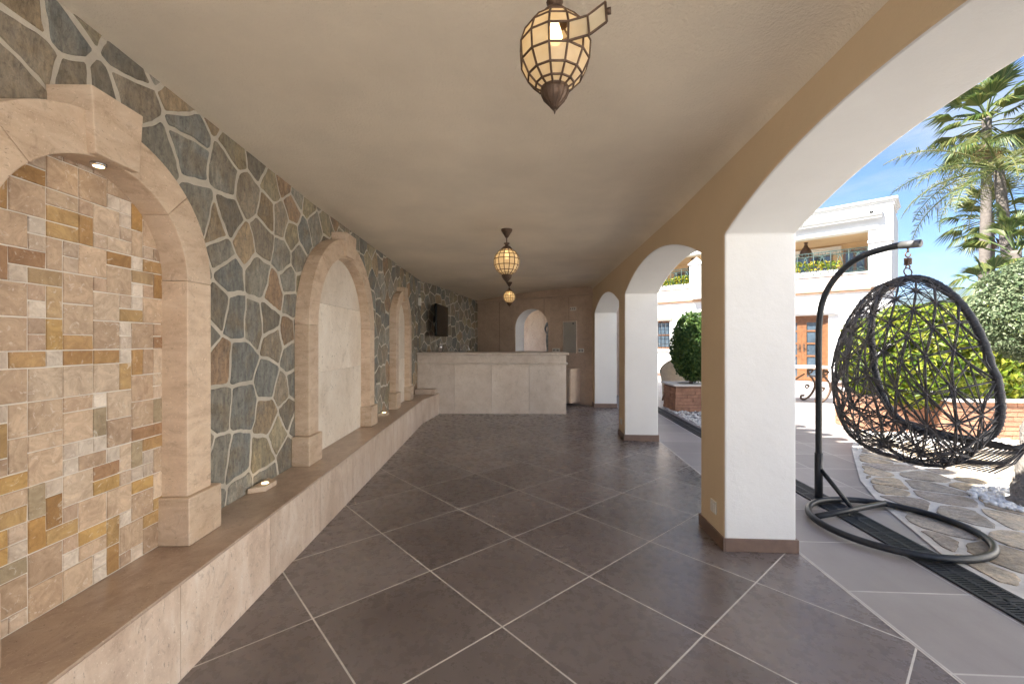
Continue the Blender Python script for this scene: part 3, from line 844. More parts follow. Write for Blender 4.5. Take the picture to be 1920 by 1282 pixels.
# silver statue on the ledge behind the opening
def skin_figure(name, verts, edges, radii, mat, parent):
    me = bpy.data.meshes.new(name); me.from_pydata(verts, edges, []); o = bpy.data.objects.new(name, me); col.objects.link(o); o.parent = parent
    me.materials.append(mat); sm = o.modifiers.new('skin','SKIN'); sm.use_smooth_shade = True
    lay = me.skin_vertices[0].data if me.skin_vertices else None
    if lay is None:
        bm = bmesh.new(); bm.from_mesh(me); bm.verts.layers.skin.verify(); bm.to_mesh(me); bm.free(); lay = me.skin_vertices[0].data
    for i, rr in enumerate(radii): lay[i].radius = (rr, rr); lay[i].use_root = (i == 0)
    s = o.modifiers.new('sub','SUBSURF'); s.levels = 1; s.render_levels = 2
    return o
sp = back_T(w0+.045, .16, 1.0755)
st = thing('silver_statue', 'silver-grey statue of a standing figure in the arched opening', 'statue', tuple(sp))
V = [(0,0,.40),(0,0,.50),(0,0,.60),(0,0,.665),(0,0,.70),(0,0,.745),(.055,0,.36),(.06,-.01,.21),(.062,.01,.055),(.062,-.05,.022),(-.055,0,.36),(-.075,-.02,.22),(-.06,.01,.055),(-.075,-.055,.022),
     (.085,0,.615),(.115,.01,.50),(.075,-.05,.43),(-.085,0,.615),(-.12,.01,.50),(-.09,-.03,.40)]
Ed = [(0,1),(1,2),(2,3),(3,4),(4,5),(0,6),(6,7),(7,8),(8,9),(0,10),(10,11),(11,12),(12,13),(2,14),(14,15),(15,16),(2,17),(17,18),(18,19)]
Rd = [.062,.055,.068,.026,.04,.036,.048,.036,.024,.02,.048,.036,.024,.02,.03,.023,.018,.03,.023,.018]
skin_figure('figure', V, Ed, Rd, MT['silver'], st)
m = MB(); m.lathe([(.115,0),(.115,.012),(.10,.018)], 20, (sp.x,sp.y,sp.z-.0)); m.build('base', MT['silver'], st)

# ------------------------------------------------------------------ lanterns hanging from the ceiling
def lantern(label, loc, Rr, top, sides=12, openrow=None, dark=False, energy=3.):
    root = thing('hanging_lantern', label, 'lantern', loc, 'caged glass lanterns hanging from the ceiling')
    o = Vector(loc)
    lat = [64, 48, 30, 9, -17, -40, -57, -68]; rings = []
    for a in lat:
        rr = Rr*math.cos(R(a)); z = Rr*math.sin(R(a))*(1.0 if a > 0 else 1.12)
        rings.append([o+Vector((rr*math.cos(2*PI*(k+.5)/sides-PI/2), rr*math.sin(2*PI*(k+.5)/sides-PI/2), z)) for k in range(sides)])
    tr = Rr*.034
    fr = MB(); gl = MB()
    for i, rg in enumerate(rings):
        for k in range(sides):
            fr.tube([rg[k], rg[(k+1) % sides]], tr, 5, smooth=False)
            if i+1 < len(rings): fr.tube([rg[k], rings[i+1][k]], tr, 5, smooth=False)
    hole = set()
    if openrow: hole = {(3,sides-1)}
    for i in range(len(rings)-1):
        for k in range(sides):
            if (i,k) in hole: continue
            q = [rings[i][k], rings[i][(k+1) % sides], rings[i+1][(k+1) % sides], rings[i+1][k]]
            gl.add(q, [(0,1,2,3)])
    fr.build('frame', MT['bronze'], root); gl.build('glass', MT['glass'], root)
    zt = Rr*math.sin(R(64)); r0 = Rr*math.cos(R(64)); zb = -Rr*math.sin(R(68))*1.12; rb = Rr*math.cos(R(68))
    c = MB(); c.lathe([(r0*1.04,zt-.002),(r0*.98,zt+Rr*.10),(r0*.66,zt+Rr*.25),(r0*.34,zt+Rr*.33),(r0*.30,zt+Rr*.38),(r0*.55,zt+Rr*.50),(r0*.52,zt+Rr*.53),(r0*.1,zt+Rr*.55)], 14, o); c.build('top_cap', MT['bronze'], root)
    f = MB(); f.lathe([(rb*1.03,zb+.003),(rb*1.06,zb-Rr*.10),(rb*.85,zb-Rr*.28),(rb*.42,zb-Rr*.46),(rb*.12,zb-Rr*.60),(rb*.02,zb-Rr*.72)], 14, o)
    for k in range(14):
        a = 2*PI*k/14
        f.tube([o+Vector((q*rb*math.cos(a), q*rb*math.sin(a), zb-Rr*z)) for q, z in ((1.05,0),(1.08,.10),(.87,.28),(.44,.46),(.14,.6))], Rr*.010, 4)
    f.build('finial', MT['bronze'], root)
    rd = MB(); rd.tube([o+Vector((0,0,zt+Rr*.5)), Vector((o.x,o.y,top-.05))], .006, 8); rd.build('rod', MT['bronze'], root)
    cn = MB(); cn.lathe([(.012,-.085),(.022,-.07),(.05,-.025),(.056,-.01),(.056,.02)], 20, (o.x,o.y,top)); cn.build('canopy', MT['bronze'], root)
    bl = MB(); bz = Rr*.34
    bl.lathe([(Rr*.05,bz-Rr*.13),(Rr*.17,bz-Rr*.06),(Rr*.22,bz+Rr*.08),(Rr*.18,bz+Rr*.25),(Rr*.12,bz+Rr*.42),(Rr*.12,bz+Rr*.5)], 14, o); bl.build('bulb', MT['bulb'], root)
    hd = MB(); hd.lathe([(Rr*.14,bz+Rr*.5),(Rr*.15,bz+Rr*.56),(Rr*.05,zt+Rr*.1)], 12, o); hd.build('bulb_holder', MT['bronze'], root)
    if openrow:
        # two-pane flap swung open to the right
        q0, q3 = rings[3][0], rings[4][0]
        D1 = Vector((.76,-.25,.05)).normalized(); D2 = Vector((.80,-.40,.36)).normalized(); w = (rings[4][0]-rings[4][sides-1]).length
        a1 = q0+D1*w*1.0; b1 = q3+D1*w*1.12; a2 = a1+D2*w*1.0; b2 = b1+D2*w*.98
        d = MB()
        for p, q in ((q0,a1),(a1,a2),(q3,b1),(b1,b2),(a1,b1),(a2,b2),(q0,q3)): d.tube([p,q], tr*1.05, 5, smooth=False)
        d.tube([(a2+b2)/2, (a2+b2)/2+Vector((.012,-.004,.0))], .009, 6)
        dd = d.build('door', MT['bronze'], root)
        g = MB(); g.add([q0,a1,b1,q3],[(0,1,2,3)]); g.add([a1,a2,b2,b1],[(0,1,2,3)]); g.build('pane', MT['glass'], dd)
    li = bpy.data.lights.new('bulb_light','POINT'); li.energy = energy; li.color = (1,.70,.38); li.shadow_soft_size = .02
    lo = bpy.data.objects.new('bulb_light', li); col.objects.link(lo); lo.parent = root; lo.location = (0,0,Rr*.05)
    return root
def lz(py, Y): return H-(py-CY)/F*Y
lantern('large caged lantern nearest the camera with one pane swung open', (.133,1.25,lz(98,1.25)), .1035, ceilz(.13,1.25), 12, True, False, .02)
lantern('middle caged lantern of the three along the ceiling', (-.026,4.29,lz(490,4.29)), .128, ceilz(0,4.29), 14, None, False, .06)
lantern('smallest looking caged lantern, in front of the bar', (0,8.1,lz(556,8.1)), .112, ceilz(0,8.1), 14, None, False, .06)

# ------------------------------------------------------------------ egg chair and its stand
RC = Vector((2.66,2.97,0)); PB = Vector((2.505,3.455,0)); dirL = (RC-PB); dirL.z = 0; dirL.normalize()
sd = thing('chair_stand', 'black curved steel stand on a ring base beside the nearest pillar', 'chair stand', (RC.x,RC.y,0))
tz = .0265
m = MB(); m.tube([RC+Vector((.475*math.cos(2*PI*k/72),.475*math.sin(2*PI*k/72),tz)) for k in range(72)], .0225, 12, True); m.build('base_ring', MT['blackm'], sd)
m = MB(); m.tube([Vector((2.235,3.10,tz+.004)), Vector((2.955,3.350,tz+.004))], .0205, 12); m.build('crossbar', MT['blackm'], sd)
def pole(L, z): q = PB+dirL*L; return Vector((q.x,q.y,z))
ctrl = [(0,.03),(0,.30),(0,.7),(0,1.0),(0,1.30),(.005,1.45),(.026,1.60),(.085,1.735),(.17,1.835),(.26,1.90),(.36,1.938),(.46,1.953),(.57,1.957),(.675,1.945)]
def smoothline(pts, n=5):
    o = []
    for i in range(len(pts)-1):
        p0 = pts[max(i-1,0)]; p1 = pts[i]; p2 = pts[i+1]; p3 = pts[min(i+2,len(pts)-1)]
        for k in range(n):
            t = k/n
            o.append(.5*((2*p1)+(p2-p0)*t+(2*p0-5*p1+4*p2-p3)*t*t+(3*p1-p0-3*p2+p3)*t**3))
    o.append(pts[-1]); return o
m = MB(); m.tube(smoothline([pole(*c) for c in ctrl]), .0225, 12); m.build('pole', MT['blackm'], sd)
m = MB(); m.tube([pole(0,.03), pole(0,.40)], .0285, 14); m.build('sleeve', MT['blackm'], sd)
m = MB(); m.tube([pole(.01,.275), Vector((2.585,3.222,.045))], .0165, 10); m.build('brace', MT['blackm'], sd)
m = MB(); m.tube([pole(.56,1.958), pole(.675,1.946)], .0265, 14); m.build('end_collar', MT['collar'], sd)

hang = pole(.605, 1.93)
C0 = Vector((2.725,2.80,1.165)); e1 = Vector((0,1,0)); e2 = Vector((-.10,.13,1)).normalized(); en = Vector((-1,0,-.05)).normalized()
ch = thing('egg_chair', 'dark open-weave hanging egg chair with thick wrapped rim, turned away from the arcade', 'hanging chair', tuple(C0))
def rimpt(th):
    c, s_ = math.cos(th), math.sin(th)
    if s_ >= 0: y = .385*math.copysign(abs(c)**.92, c); z = .565*s_**.95
    else: y = .40*math.copysign(abs(c)**.55, c); z = -.475*abs(s_)**.72
    return y, z
def shell(d, a, b_):
    rho = math.hypot(a, b_); th = math.atan2(b_, a); y, z = rimpt(th)
    rho = min(1, rho); dd = math.sqrt(max(0, 1-rho*rho))
    low = max(0, -math.sin(th)); g = rho+(.10+.72*low)*rho*dd**.9
    D = .50 - .27*max(0, b_)
    p = C0+e1*(y*g)+e2*(z*g)+en*(D*dd**.85)
    p.z -= .05*low*dd
    return p
m = MB()
rim = [C0+e1*rimpt(2*PI*k/96)[0]+e2*rimpt(2*PI*k/96)[1] for k in range(96)]
m.tube(rim, [.0215+.0022*math.sin(k*PI*.9) for k in range(96)], 10, True)
for k in range(0,96,1):
    t = (rim[(k+1)%96]-rim[k-1]).normalized(); u = en-t*en.dot(t); u.normalize(); w = t.cross(u)
    m.tube([rim[k]+t*(.018*(j/6-.5))+(u*math.cos(PI*2*j/6)+w*math.sin(PI*2*j/6))*.0225 for j in range(7)], .0026, 5, mi=1)
m.build('rim', [MT['rimwrap'], MT['strand']], ch)
bm = bmesh.new(); bmesh.ops.create_icosphere(bm, subdivisions=3, radius=1)
rotm = Matrix.Rotation(.35,3,'X') @ Matrix.Rotation(.25,3,'Y') @ Matrix.Rotation(.55,3,'Z')
pv = []
for v in bm.verts:
    q = rotm @ v.co; d, a, b_ = q
    if d < .13:
        L = math.hypot(a,b_) or 1; a, b_, d2 = a/L, b_/L, 0
        pv.append((d > -.16, shell(0,a,b_), (d,a,b_)))
    else: pv.append((True, shell(d,a,b_), (d,a,b_)))
m = MB()
def strand(i, j, off, r=.0034):
    (d0,a0,b0),(d1,a1,b1) = pv[i][2], pv[j][2]
    p, q = pv[i][1], pv[j][1]
    if (p-q).length < 1e-4: return
    mid = Vector(((d0+d1)/2,(a0+a1)/2,(b0+b1)/2)); mid.normalize()
    pm = shell(max(0,mid.x), mid.y, mid.z) if mid.x > .05 else (p+q)/2
    pm = (p+q)/2*.45+pm*.55
    t = (q-p).normalized(); sdv = t.cross(en)
    if sdv.length < 1e-3: sdv = t.orthogonal()
    sdv.normalize()
    if off == 0: m.tube([p, pm, q], r, 5); return
    m.tube([p+sdv*off*.35, pm+sdv*off, q+sdv*off*.35], r, 5)
for e in bm.edges:
    i, j = e.verts[0].index, e.verts[1].index
    if pv[i][0] and pv[j][0] and max(pv[i][2][0],pv[j][2][0]) > .0:
        strand(i, j, .0065, .0040); strand(i, j, -.0065, .0040)
    if len(e.link_faces) == 2:
        o = [ [v for v in f.verts if v not in e.verts][0].index for f in e.link_faces ]
        if pv[o[0]][0] and pv[o[1]][0] and max(pv[o[0]][2][0],pv[o[1]][2][0]) > .1:
            A_, B_ = pv[o[0]][1], pv[o[1]][1]; dz = abs(A_.z-B_.z)
            strand(o[0], o[1], 0, .0038 if dz > .82*(A_-B_).length else .0024)
for ok, p, q in pv:
    if ok and q[0] > .13:
        m.lathe([(.002,-.009),(.009,-.004),(.009,.004),(.002,.009)], 6, p)
bm.free()
bm = bmesh.new(); bmesh.ops.create_icosphere(bm, subdivisions=3, radius=1)
rotm = Matrix.Rotation(1.15,3,'X') @ Matrix.Rotation(.6,3,'Y') @ Matrix.Rotation(.2,3,'Z'); pv = []
for v in bm.verts:
    d, a, b_ = rotm @ v.co
    if d < .13: L = math.hypot(a,b_) or 1; pv.append((d > -.16, shell(0,a/L,b_/L), (d,a,b_)))
    else: pv.append((True, shell(d,a,b_), (d,a,b_)))
for e in bm.edges:
    i, j = e.verts[0].index, e.verts[1].index
    if pv[i][0] and pv[j][0] and (pv[i][2][2]+pv[j][2][2] < 0 or pv[i][2][1] > .45): strand(i, j, .005, .0028); strand(i, j, -.005, .0028)
bm.free()
m.build('woven_shell', MT['strand'], ch)
m = MB()     # curved lip of the seat in front of the rim
lip = []
for k in range(25):
    t = -1+2*k/24; y = .40*t
    lip.append(C0+e1*y+Vector((.10+.25*(1-t*t)**.7, -.06, -.46-.075*(1-abs(t)**2.2)+.03*abs(t))))
m.tube(lip, .011, 7)
base = [C0+e1*(.385*(-1+2*k/24))*.97+e2*(-.44) for k in range(25)]
for k in range(0,24):
    for dlt in (-2,-1,1,2):
        j = k+dlt
        if 0 <= j < 25:
            mid = (base[k]+lip[j])/2+Vector((0,0,-.02)); m.tube([base[k],mid,lip[j]], .0035, 5)
bot = [C0+e1*(.36*(-1+2*k/24))+Vector((-.02,-.06,-.60-.03*(1-(-1+2*k/24)**2))) for k in range(25)]
for k in range(25):
    for j in (k-1,k+1):
        if 0 <= j < 25: m.tube([bot[k],(bot[k]+lip[j])/2+Vector((.02,0,-.02)),lip[j]], .0035, 5)
m.build('seat_lip', MT['strand'], ch)
m = MB(); top = rim[24]; zc = hang.z
m.tube([Vector((hang.x,hang.y,zc)), Vector((hang.x,hang.y,zc-.03))], .006, 8)
m.tube([Vector((hang.x+.017*math.cos(a), hang.y, zc-.045+.017*math.sin(a))) for a in [k*2*PI/12*.8+2 for k in range(12)]], .0045, 6)
for k in range(1):
    m.tube([Vector((hang.x+.019*math.cos(j*.7), hang.y+.019*math.sin(j*.7), zc-.068-.0009*j)) for j in range(52)], .0038, 6)
m.tube([Vector((hang.x+.014*math.cos(a), hang.y, zc-.128+.014*math.sin(a))) for a in [k*2*PI/12*.8-1 for k in range(12)]], .0045, 6)
m.tube([Vector((hang.x+.027*math.cos(a), hang.y+.027*math.sin(a)*.2, zc-.162+.027*math.sin(a))) for a in [k*2*PI/16 for k in range(16)]], .0042, 6, True)
m.build('hanging_spring', MT['bronze'], ch)

# ------------------------------------------------------------------ flagstone path, pebbles
bound = [(2.50,1.2),(2.60,2.2),(2.66,2.60),(3.0,3.47),(3.29,4.0),(4.17,5.2),(4.65,5.75),(5.4,6.5)]
bX = lambda Y: 2.265+.0595*Y+.205
path_poly = [(bX(-2),-2),(bX(2.55),2.55)]+[(3.0,3.47),(3.29,4.0),(4.17,5.2),(4.65,5.75)]+[(8.5,9.0),(9.5,-2)]
fp = MB(); fp.add([(x,y,-.001) for x,y in path_poly]+[(x,y,-.05) for x,y in path_poly], [tuple(range(len(path_poly)))], 0)
rs = random.getstate(); random.seed(3)
seeds = poisson((2.2,-1.5,8.2,7.8), .30, [], 5000)
cells = stones(seeds, [(2.2,-1.5),(8.3,-1.5),(8.3,8.0),(2.2,8.0)], .019, 1.2)
for s, p in zip(seeds, cells):
    if not p: continue
    for i in range(len(path_poly)-3):
        (xa,ya),(xb,yb) = path_poly[i], path_poly[i+1]; L = math.hypot(xb-xa,yb-ya); nx_, ny_ = -(yb-ya)/L, (xb-xa)/L
        p = clip(p, xa-nx_*.05, ya-ny_*.05, nx_, ny_)
        if len(p) < 3: break
    if len(p) < 3: continue
    k = random.uniform(.8,1.2); c = random.choice([(.43,.36,.28),(.46,.38,.28),(.39,.35,.31),(.49,.42,.33),(.36,.32,.29)])
    pp = roughen(p, .05, .014)
    if len(pp) > 3: stone_mesh(fp, pp, tuple(x*k for x in c), lambda x, d, y: Vector((x,y,d)), .006, 1)
tag(fp.build('flagstone_path', [MT['flagm'], MT['flag']]), 'irregular flagstone path curving past the egg chair', 'path', kind='structure')
random.setstate(rs)

ico = bmesh.new(); bmesh.ops.create_icosphere(ico, subdivisions=1, radius=1)
iv = [v.co.copy() for v in ico.verts]; ifc = [[v.index for v in f.verts] for f in ico.faces]; ico.free()
def pebbles(b, n, inside, box_, z=0.):
    x0,y0,x1,y1 = box_; c = 0; tries = 0
    while c < n and tries < n*40:
        tries += 1
        x, y = random.uniform(x0,x1), random.uniform(y0,y1)
        if not inside(x,y): continue
        c += 1
        M_ = Matrix.Rotation(random.uniform(0,6),3,'Z') @ Matrix.Rotation(random.uniform(-.5,.5),3,'X')
        s = random.uniform(.012,.026); sv = Vector((s*random.uniform(1,1.5), s, s*random.uniform(.5,.75)))
        o = Vector((x,y,z+sv.z*random.uniform(.3,1.1)))
        b.add([o+M_ @ Vector((v.x*sv.x,v.y*sv.y,v.z*sv.z)) for v in iv], ifc, 0, None, True)
TB = Vector((4.16,3.40,0))
pb = MB()
pebbles(pb, 1150, lambda x,y: ((x-4.45)/.62)**2+((y-3.42)/.42)**2 < 1, (3.7,2.9,5.2,4.0), .002)
pebbles(pb, 1500, lambda x,y: y > 5.36+.12*math.sin(x*3) and y < 6.3, (5.0,5.3,8.5,6.3), .002)
pebbles(pb, 1000, lambda x,y: x > bX(y)-.0+.06 and x < bX(y)+1.2 and y > 5.9+.10*math.sin(x*5), (2.75,5.5,4.2,8.4), -.006)
tag(pb.build('pebbles', MT['pebble']), 'white pebbles scattered round the planters and olive trunk', 'pebbles', kind='stuff')

# ------------------------------------------------------------------ foliage tools
def leaf(b, p, n, L, W):
    n = n.normalized(); t = n.orthogonal(); t.rotate(Matrix.Rotation(random.uniform(0,2*PI),3,n)); s = n.cross(t)
    f = n*(W*.25)
    b.add([p-t*L*.5, p+s*W*.5+f, p+t*L*.5-n*L*.12, p-s*W*.5+f], [(0,1,2),(0,2,3)])
def foliage(name, mat, parent, C, rad, n, L, e=2., amp=.06, fs=3., depth=.14, zcut=-9, seed=0):
    b = MB(); C = Vector(C); k = 0
    while k < n:
        d = Vector((random.gauss(0,1),random.gauss(0,1),random.gauss(0,1))).normalized()
        q = (abs(d.x)**e+abs(d.y)**e+abs(d.z)**e)**(-1/e)
        nz = noise.noise(d*fs+Vector((seed,0,0)))
        nz2 = noise.noise(d*fs*3.3+Vector((0,seed,0)))
        g = 1+amp*nz*1.4+amp*nz2*.8
        t = 1-depth*random.random()**1.6
        if nz2 < -.30 and t > .93: continue
        p = Vector((d.x*q*rad[0],d.y*q*rad[1],d.z*q*rad[2]))*g*t
        if p.z < zcut: continue
        nrm = Vector((d.x/rad[0],d.y/rad[1],d.z/rad[2])).normalized()
        nn = nrm+Vector((random.gauss(0,.55),random.gauss(0,.55),random.gauss(0,.55)+.25))
        s = random.uniform(.7,1.25)
        leaf(b, C+p, nn, L*s, L*.55*s); k += 1
    return b.build(name, mat, parent)
def brick_box(parent, T, sx, sy, h, cap=True, rowh=.062, bl=.24, name='brickwork'):
    """planter of thin rough bricks"""
    b = MB(); b.box((.012,.012,0),(sx-.012,sy-.012,h), T, 1)
    z = .002; r_ = 0
    while z+rowh <= h+.002:
        for side in range(4):
            L = sx if side % 2 == 0 else sy; x = 0; off = (r_ % 2)*bl*.5
            x = -off
            while x < L:
                x0 = max(0,x)+.003; x1 = min(L,x+bl*random.uniform(.85,1.15)); x = x1+.0
                if x1-x0 < .02: continue
                pr = random.uniform(-.006,.008); c = None
                z0, z1 = z+.004, z+rowh-.004
                if side == 0: b.box((x0,-pr,z0),(x1-.003,.04,z1), T, 0)
                elif side == 2: b.box((x0,sy-.04,z0),(x1-.003,sy+pr,z1), T, 0)
                elif side == 1: b.box((sx-.04,x0,z0),(sx+pr,x1-.003,z1), T, 0)
                else: b.box((-pr,x0,z0),(.04,x1-.003,z1), T, 0)
        z += rowh; r_ += 1
    b.build(name, [MT['brick'], MT['brickm']], parent)
    if cap:
        c = MB(); w = .16
        c.box((-.04,-.04,h+.001),(sx+.04,w,h+.035), T); c.box((-.04,sy-w,h+.001),(sx+.04,sy+.04,h+.035), T)
        c.box((-.04,w+.001,h+.001),(w,sy-w-.001,h+.035), T); c.box((sx-w,w+.001,h+.001),(sx+.04,sy-w-.001,h+.035), T)
        c.build('coping', MT['pale'], parent, .006)
    s = MB(); s.box((.05,.05,h-.06),(sx-.05,sy-.05,h-.005), T); s.build('soil', MT['soil'], parent)
def frame(o, ang):
    o = Vector(o); ca, sa = math.cos(ang), math.sin(ang)
    return lambda x, y, z: Vector((o.x+x*ca-y*sa, o.y+x*sa+y*ca, o.z+z))
# topiary in its planter (seen through the second arch)
r = thing('brick_planter', 'square thin-brick planter with pale coping beside the dark green topiary', 'planter', (3.09,7.93,0))
brick_box(r, frame((3.09,7.93,-.005), .0), .62, .62, .47)
r = thing('topiary_shrub', 'clipped dark green egg-shaped shrub rising from the small brick planter', 'shrub', (3.48,8.2,.42))
m = MB(); m.tube([(3.50,8.22,.40),(3.51,8.23,.65),(3.50,8.22,1.0)], [.04,.035,.03], 9); m.build('trunk', MT['bark'], r)
foliage('crown', MT['leafg'], r, (3.56,8.12,1.20), (.435,.43,.655), 12500, .054, 2.4, .07, 3.2, .42, seed=3)
# white wall added out of view to bounce sunlight under the arches
gw = thing('bounce_wall', 'tall white unseen wall added on the far right to bounce sunlight', 'wall', (9.4,-2,0))
m = MB(); m.box((9.4,-13,-.05),(9.7,5.6,5.6)); m.build('wall', MT['bouncew'], gw)
m = MB(); m.box((9.34,-13.05,5.601),(9.76,5.65,5.68)); m.build('coping', MT['pale'], gw, .01)
# yellow hedge in long planters
r = thing('brick_planter', 'low brick planter under the left part of the golden hedge', 'planter', (5.2,6.15,0))
brick_box(r, frame((5.13,6.12,-.005), -.1), 1.02, .7, .52, False)
r = thing('brick_planter', 'long brick planter with white coping under the right part of the golden hedge', 'planter', (5.85,5.62,0))
brick_box(r, frame((5.90,5.66,-.005), -.06), 2.0, .75, .50)
r = thing('golden_hedge', 'rounded golden-green clipped hedge behind the egg chair', 'hedge', (6.2,6.3,.5))
m = MB()
for k in range(5):
    x = 5.5+.45*k; m.tube([(x,6.3-.05*k,.42),(x+.03,6.3-.05*k,.8),(x+.1,6.35-.05*k,1.2)], [.03,.026,.02], 7)
m.build('stems', MT['bark'], r)
foliage('foliage', MT['leafy'], r, (6.35,6.28,1.06), (1.32,.64,.77), 15500, .075, 2.6, .07, 3., .16, seed=9)
# olive ball on a leaning trunk
r = thing('olive_tree', 'round clipped grey-green olive on a rough leaning trunk at the right edge', 'tree', (4.16,3.42,0))
m = MB(); tp = smoothline([Vector((4.14,3.40,-.02)),Vector((4.17,3.40,.12)),Vector((4.24,3.43,.40)),Vector((4.38,3.52,.75)),Vector((4.58,3.66,1.1)),Vector((4.72,3.76,1.45))],4)
m.tube(tp, [(.125-.07*i/len(tp))*(1+.12*math.sin(i*2.1)) for i in range(len(tp))], 14)
for k in range(16):   # knots
    i = random.randint(0,len(tp)-8); a = random.uniform(0,6.3); rr = .10-.05*i/len(tp)
    q = tp[i]+Vector((rr*math.cos(a),rr*math.sin(a),random.uniform(-.02,.02))); s = random.uniform(.018,.04)
    m.add([q+Vector((v.x*s,v.y*s,v.z*s*1.5)) for v in iv], ifc, 0, None, True)
m.build('trunk', MT['bark'], r)
foliage('crown', MT['leafo'], r, (4.78,3.80,1.58), (.48,.48,.49), 15000, .030, 2., .05, 4., .2, seed=5)
# ------------------------------------------------------------------ palms
def fan_palm(label, X, Y, ztop, trunk_r, rad, nf, lean=(0,0), mat='leafp', dead=5, petiole=.5, skirt=True):
    r = thing('fan_palm', label, 'palm tree', (X-lean[0],Y-lean[1],0), 'palm trees beyond the house')
    m = MB(); base = Vector((X-lean[0],Y-lean[1],-.1)); top = Vector((X,Y,ztop)); n = 40
    pts = [base.lerp(top,(i/n))+Vector((lean[0]*.3*math.sin(PI*i/n),0,0)) for i in range(n+1)]
    m.tube(pts, [trunk_r*(1.12-.3*i/n)*(1+.05*(i%2)) for i in range(n+1)], 12); m.build('trunk', MT['palmbark'], r)
    def fan(b, C, D, L, droop, nb=30, spread=2.0):
        D = D.normalized(); side = D.cross(Vector((0,0,1)))
        if side.length < .05: side = Vector((1,0,0))
        side.normalize(); up = side.cross(D)
        p = C+D*L*petiole; b.tube([C, (C+p)/2+Vector((0,0,.03*L)), p], .012*L+.006, 4, smooth=False)
        bl = L*(1-petiole)*1.15
        for k in range(nb):
            a = spread*(k/(nb-1)-.5)*1.0; d = (D*math.cos(a)+side*math.sin(a)).normalized()
            ll = bl*(1-.25*abs(a)/spread)*random.uniform(.9,1.1); w = ll*.036
            q1 = p+d*ll*.55+up*(.05*ll); q2 = p+d*ll+Vector((0,0,-droop*ll*random.uniform(.25,.6)))
            s = d.cross(up).normalized()*w
            b.add([p, q1+s+up*w*.4, q2, q1-s+up*w*.4, q1-up*w*.2], [(0,1,4),(1,2,4),(2,3,4),(3,0,4)])
    b = MB()
    for i in range(nf):
        az = 2.4*i+random.uniform(-.3,.3); el = R(75)-R(125)*(i/nf)+random.uniform(-.12,.12)
        D = Vector((math.cos(az)*math.cos(el), math.sin(az)*math.cos(el), math.sin(el)))
        fan(b, top+Vector((0,0,-.35*rad*i/nf)), D, rad*random.uniform(.85,1.12), .35+.5*i/nf)
    b.build('crown', MT[mat], r)
    if dead:
        b = MB()
        for i in range(dead):
            az = 2.4*i+1; el = R(-68)+random.uniform(-.15,.15)
            D = Vector((math.cos(az)*math.cos(el), math.sin(az)*math.cos(el), math.sin(el)))
            fan(b, top+Vector((0,0,-.4*rad)), D, rad*.62, .5, 16, 1.1)
        b.build('dead_fronds', MT['leafd'], r)
    return r
def feather_palm(label, X, Y, ztop, trunk_r, L, nf, lean):
    r = thing('feather_palm', label, 'palm tree', (X-lean[0],Y-lean[1],0), 'palm trees beyond the house')
    m = MB(); base = Vector((X-lean[0],Y-lean[1],-.1)); top = Vector((X,Y,ztop)); n = 44
    pts = [base.lerp(top,i/n) for i in range(n+1)]
    m.tube(pts, [trunk_r*(1.15-.4*i/n)*(1+.05*(i%2)) for i in range(n+1)], 12); m.build('trunk', MT['palmbark'], r)
    b = MB()
    for i in range(nf):
        az = 2.4*i+.35; el = R(48)-R(72)*(i/nf)
        hd = Vector((math.cos(az),math.sin(az),0)); ll = L*random.uniform(.85,1.08)
        sp_ = []; p = top.copy(); e = el; ns = 22
        for k in range(ns+1):
            sp_.append(p.copy()); p = p+(hd*math.cos(e)+Vector((0,0,math.sin(e))))*(ll/ns); e -= R(2.4+2.6*k/ns)
        b.tube(sp_, [.035*(1-.85*k/ns)+.004 for k in range(ns+1)], 4, smooth=False)
        sd_ = hd.cross(Vector((0,0,1)))
        for k in range(3, ns):
            for j in range(3):
                q = sp_[k].lerp(sp_[k+1], j/3); t = (sp_[k+1]-sp_[k]).normalized(); prof = math.sin(PI*min(1,(k/ns)*.85+.16))
                for s_ in (-1,1):
                    dr = (sd_*s_*random.uniform(.6,1.1)+t*random.uniform(.35,.7)+Vector((0,0,random.uniform(-.25,.65)))).normalized()
                    w = ll*.20*prof*random.uniform(.8,1.15); tip = q+dr*w+Vector((0,0,-.45*w*random.uniform(.5,1.3))); md = q+dr*w*.55+Vector((0,0,-.04*w))
                    ww = t*(.013*ll/3)
                    b.add([q-ww*.6, md-ww, tip, md+ww, q+ww*.6], [(0,1,3,4),(1,2,3)])
    b.build('crown', MT['leaff'], r)
    return r
def at(px, py, Y): return ((px-CX)/F*Y, Y, H-(py-CY)/F*Y)
x,y,z = at(1850,214,20); fan_palm('tallest fan palm with a high tufted crown', x,y,z,.20,2.15,30,(.35,0),'leafp',6)
x,y,z = at(1872,318,16); feather_palm('feather palm with long arching fronds and a thick grey trunk', x,y,z,.19,3.6,24,(-.85,0))
x,y,z = at(1853,398,23); fan_palm('middle fan palm with drooping fronds and brown skirt below', x,y,z,.27,2.0,26,(0,0),'leafp',8)
x,y,z = at(1905,470,14.5); fan_palm('low fan palm behind the olive ball', x,y,z,.16,1.75,20,(0,0),'leafp',0,.55)
x,y,z = at(1850,530,13.5); fan_palm('lowest fan palm peeping beside the olive ball', x,y,z,.14,1.0,16,(0,0),'leafp',0,.5)
x,y,z = at(2020,185,18); fan_palm('fan palm at the right edge of the view', x,y,z,.20,1.9,26,(0,0),'leafp',4)
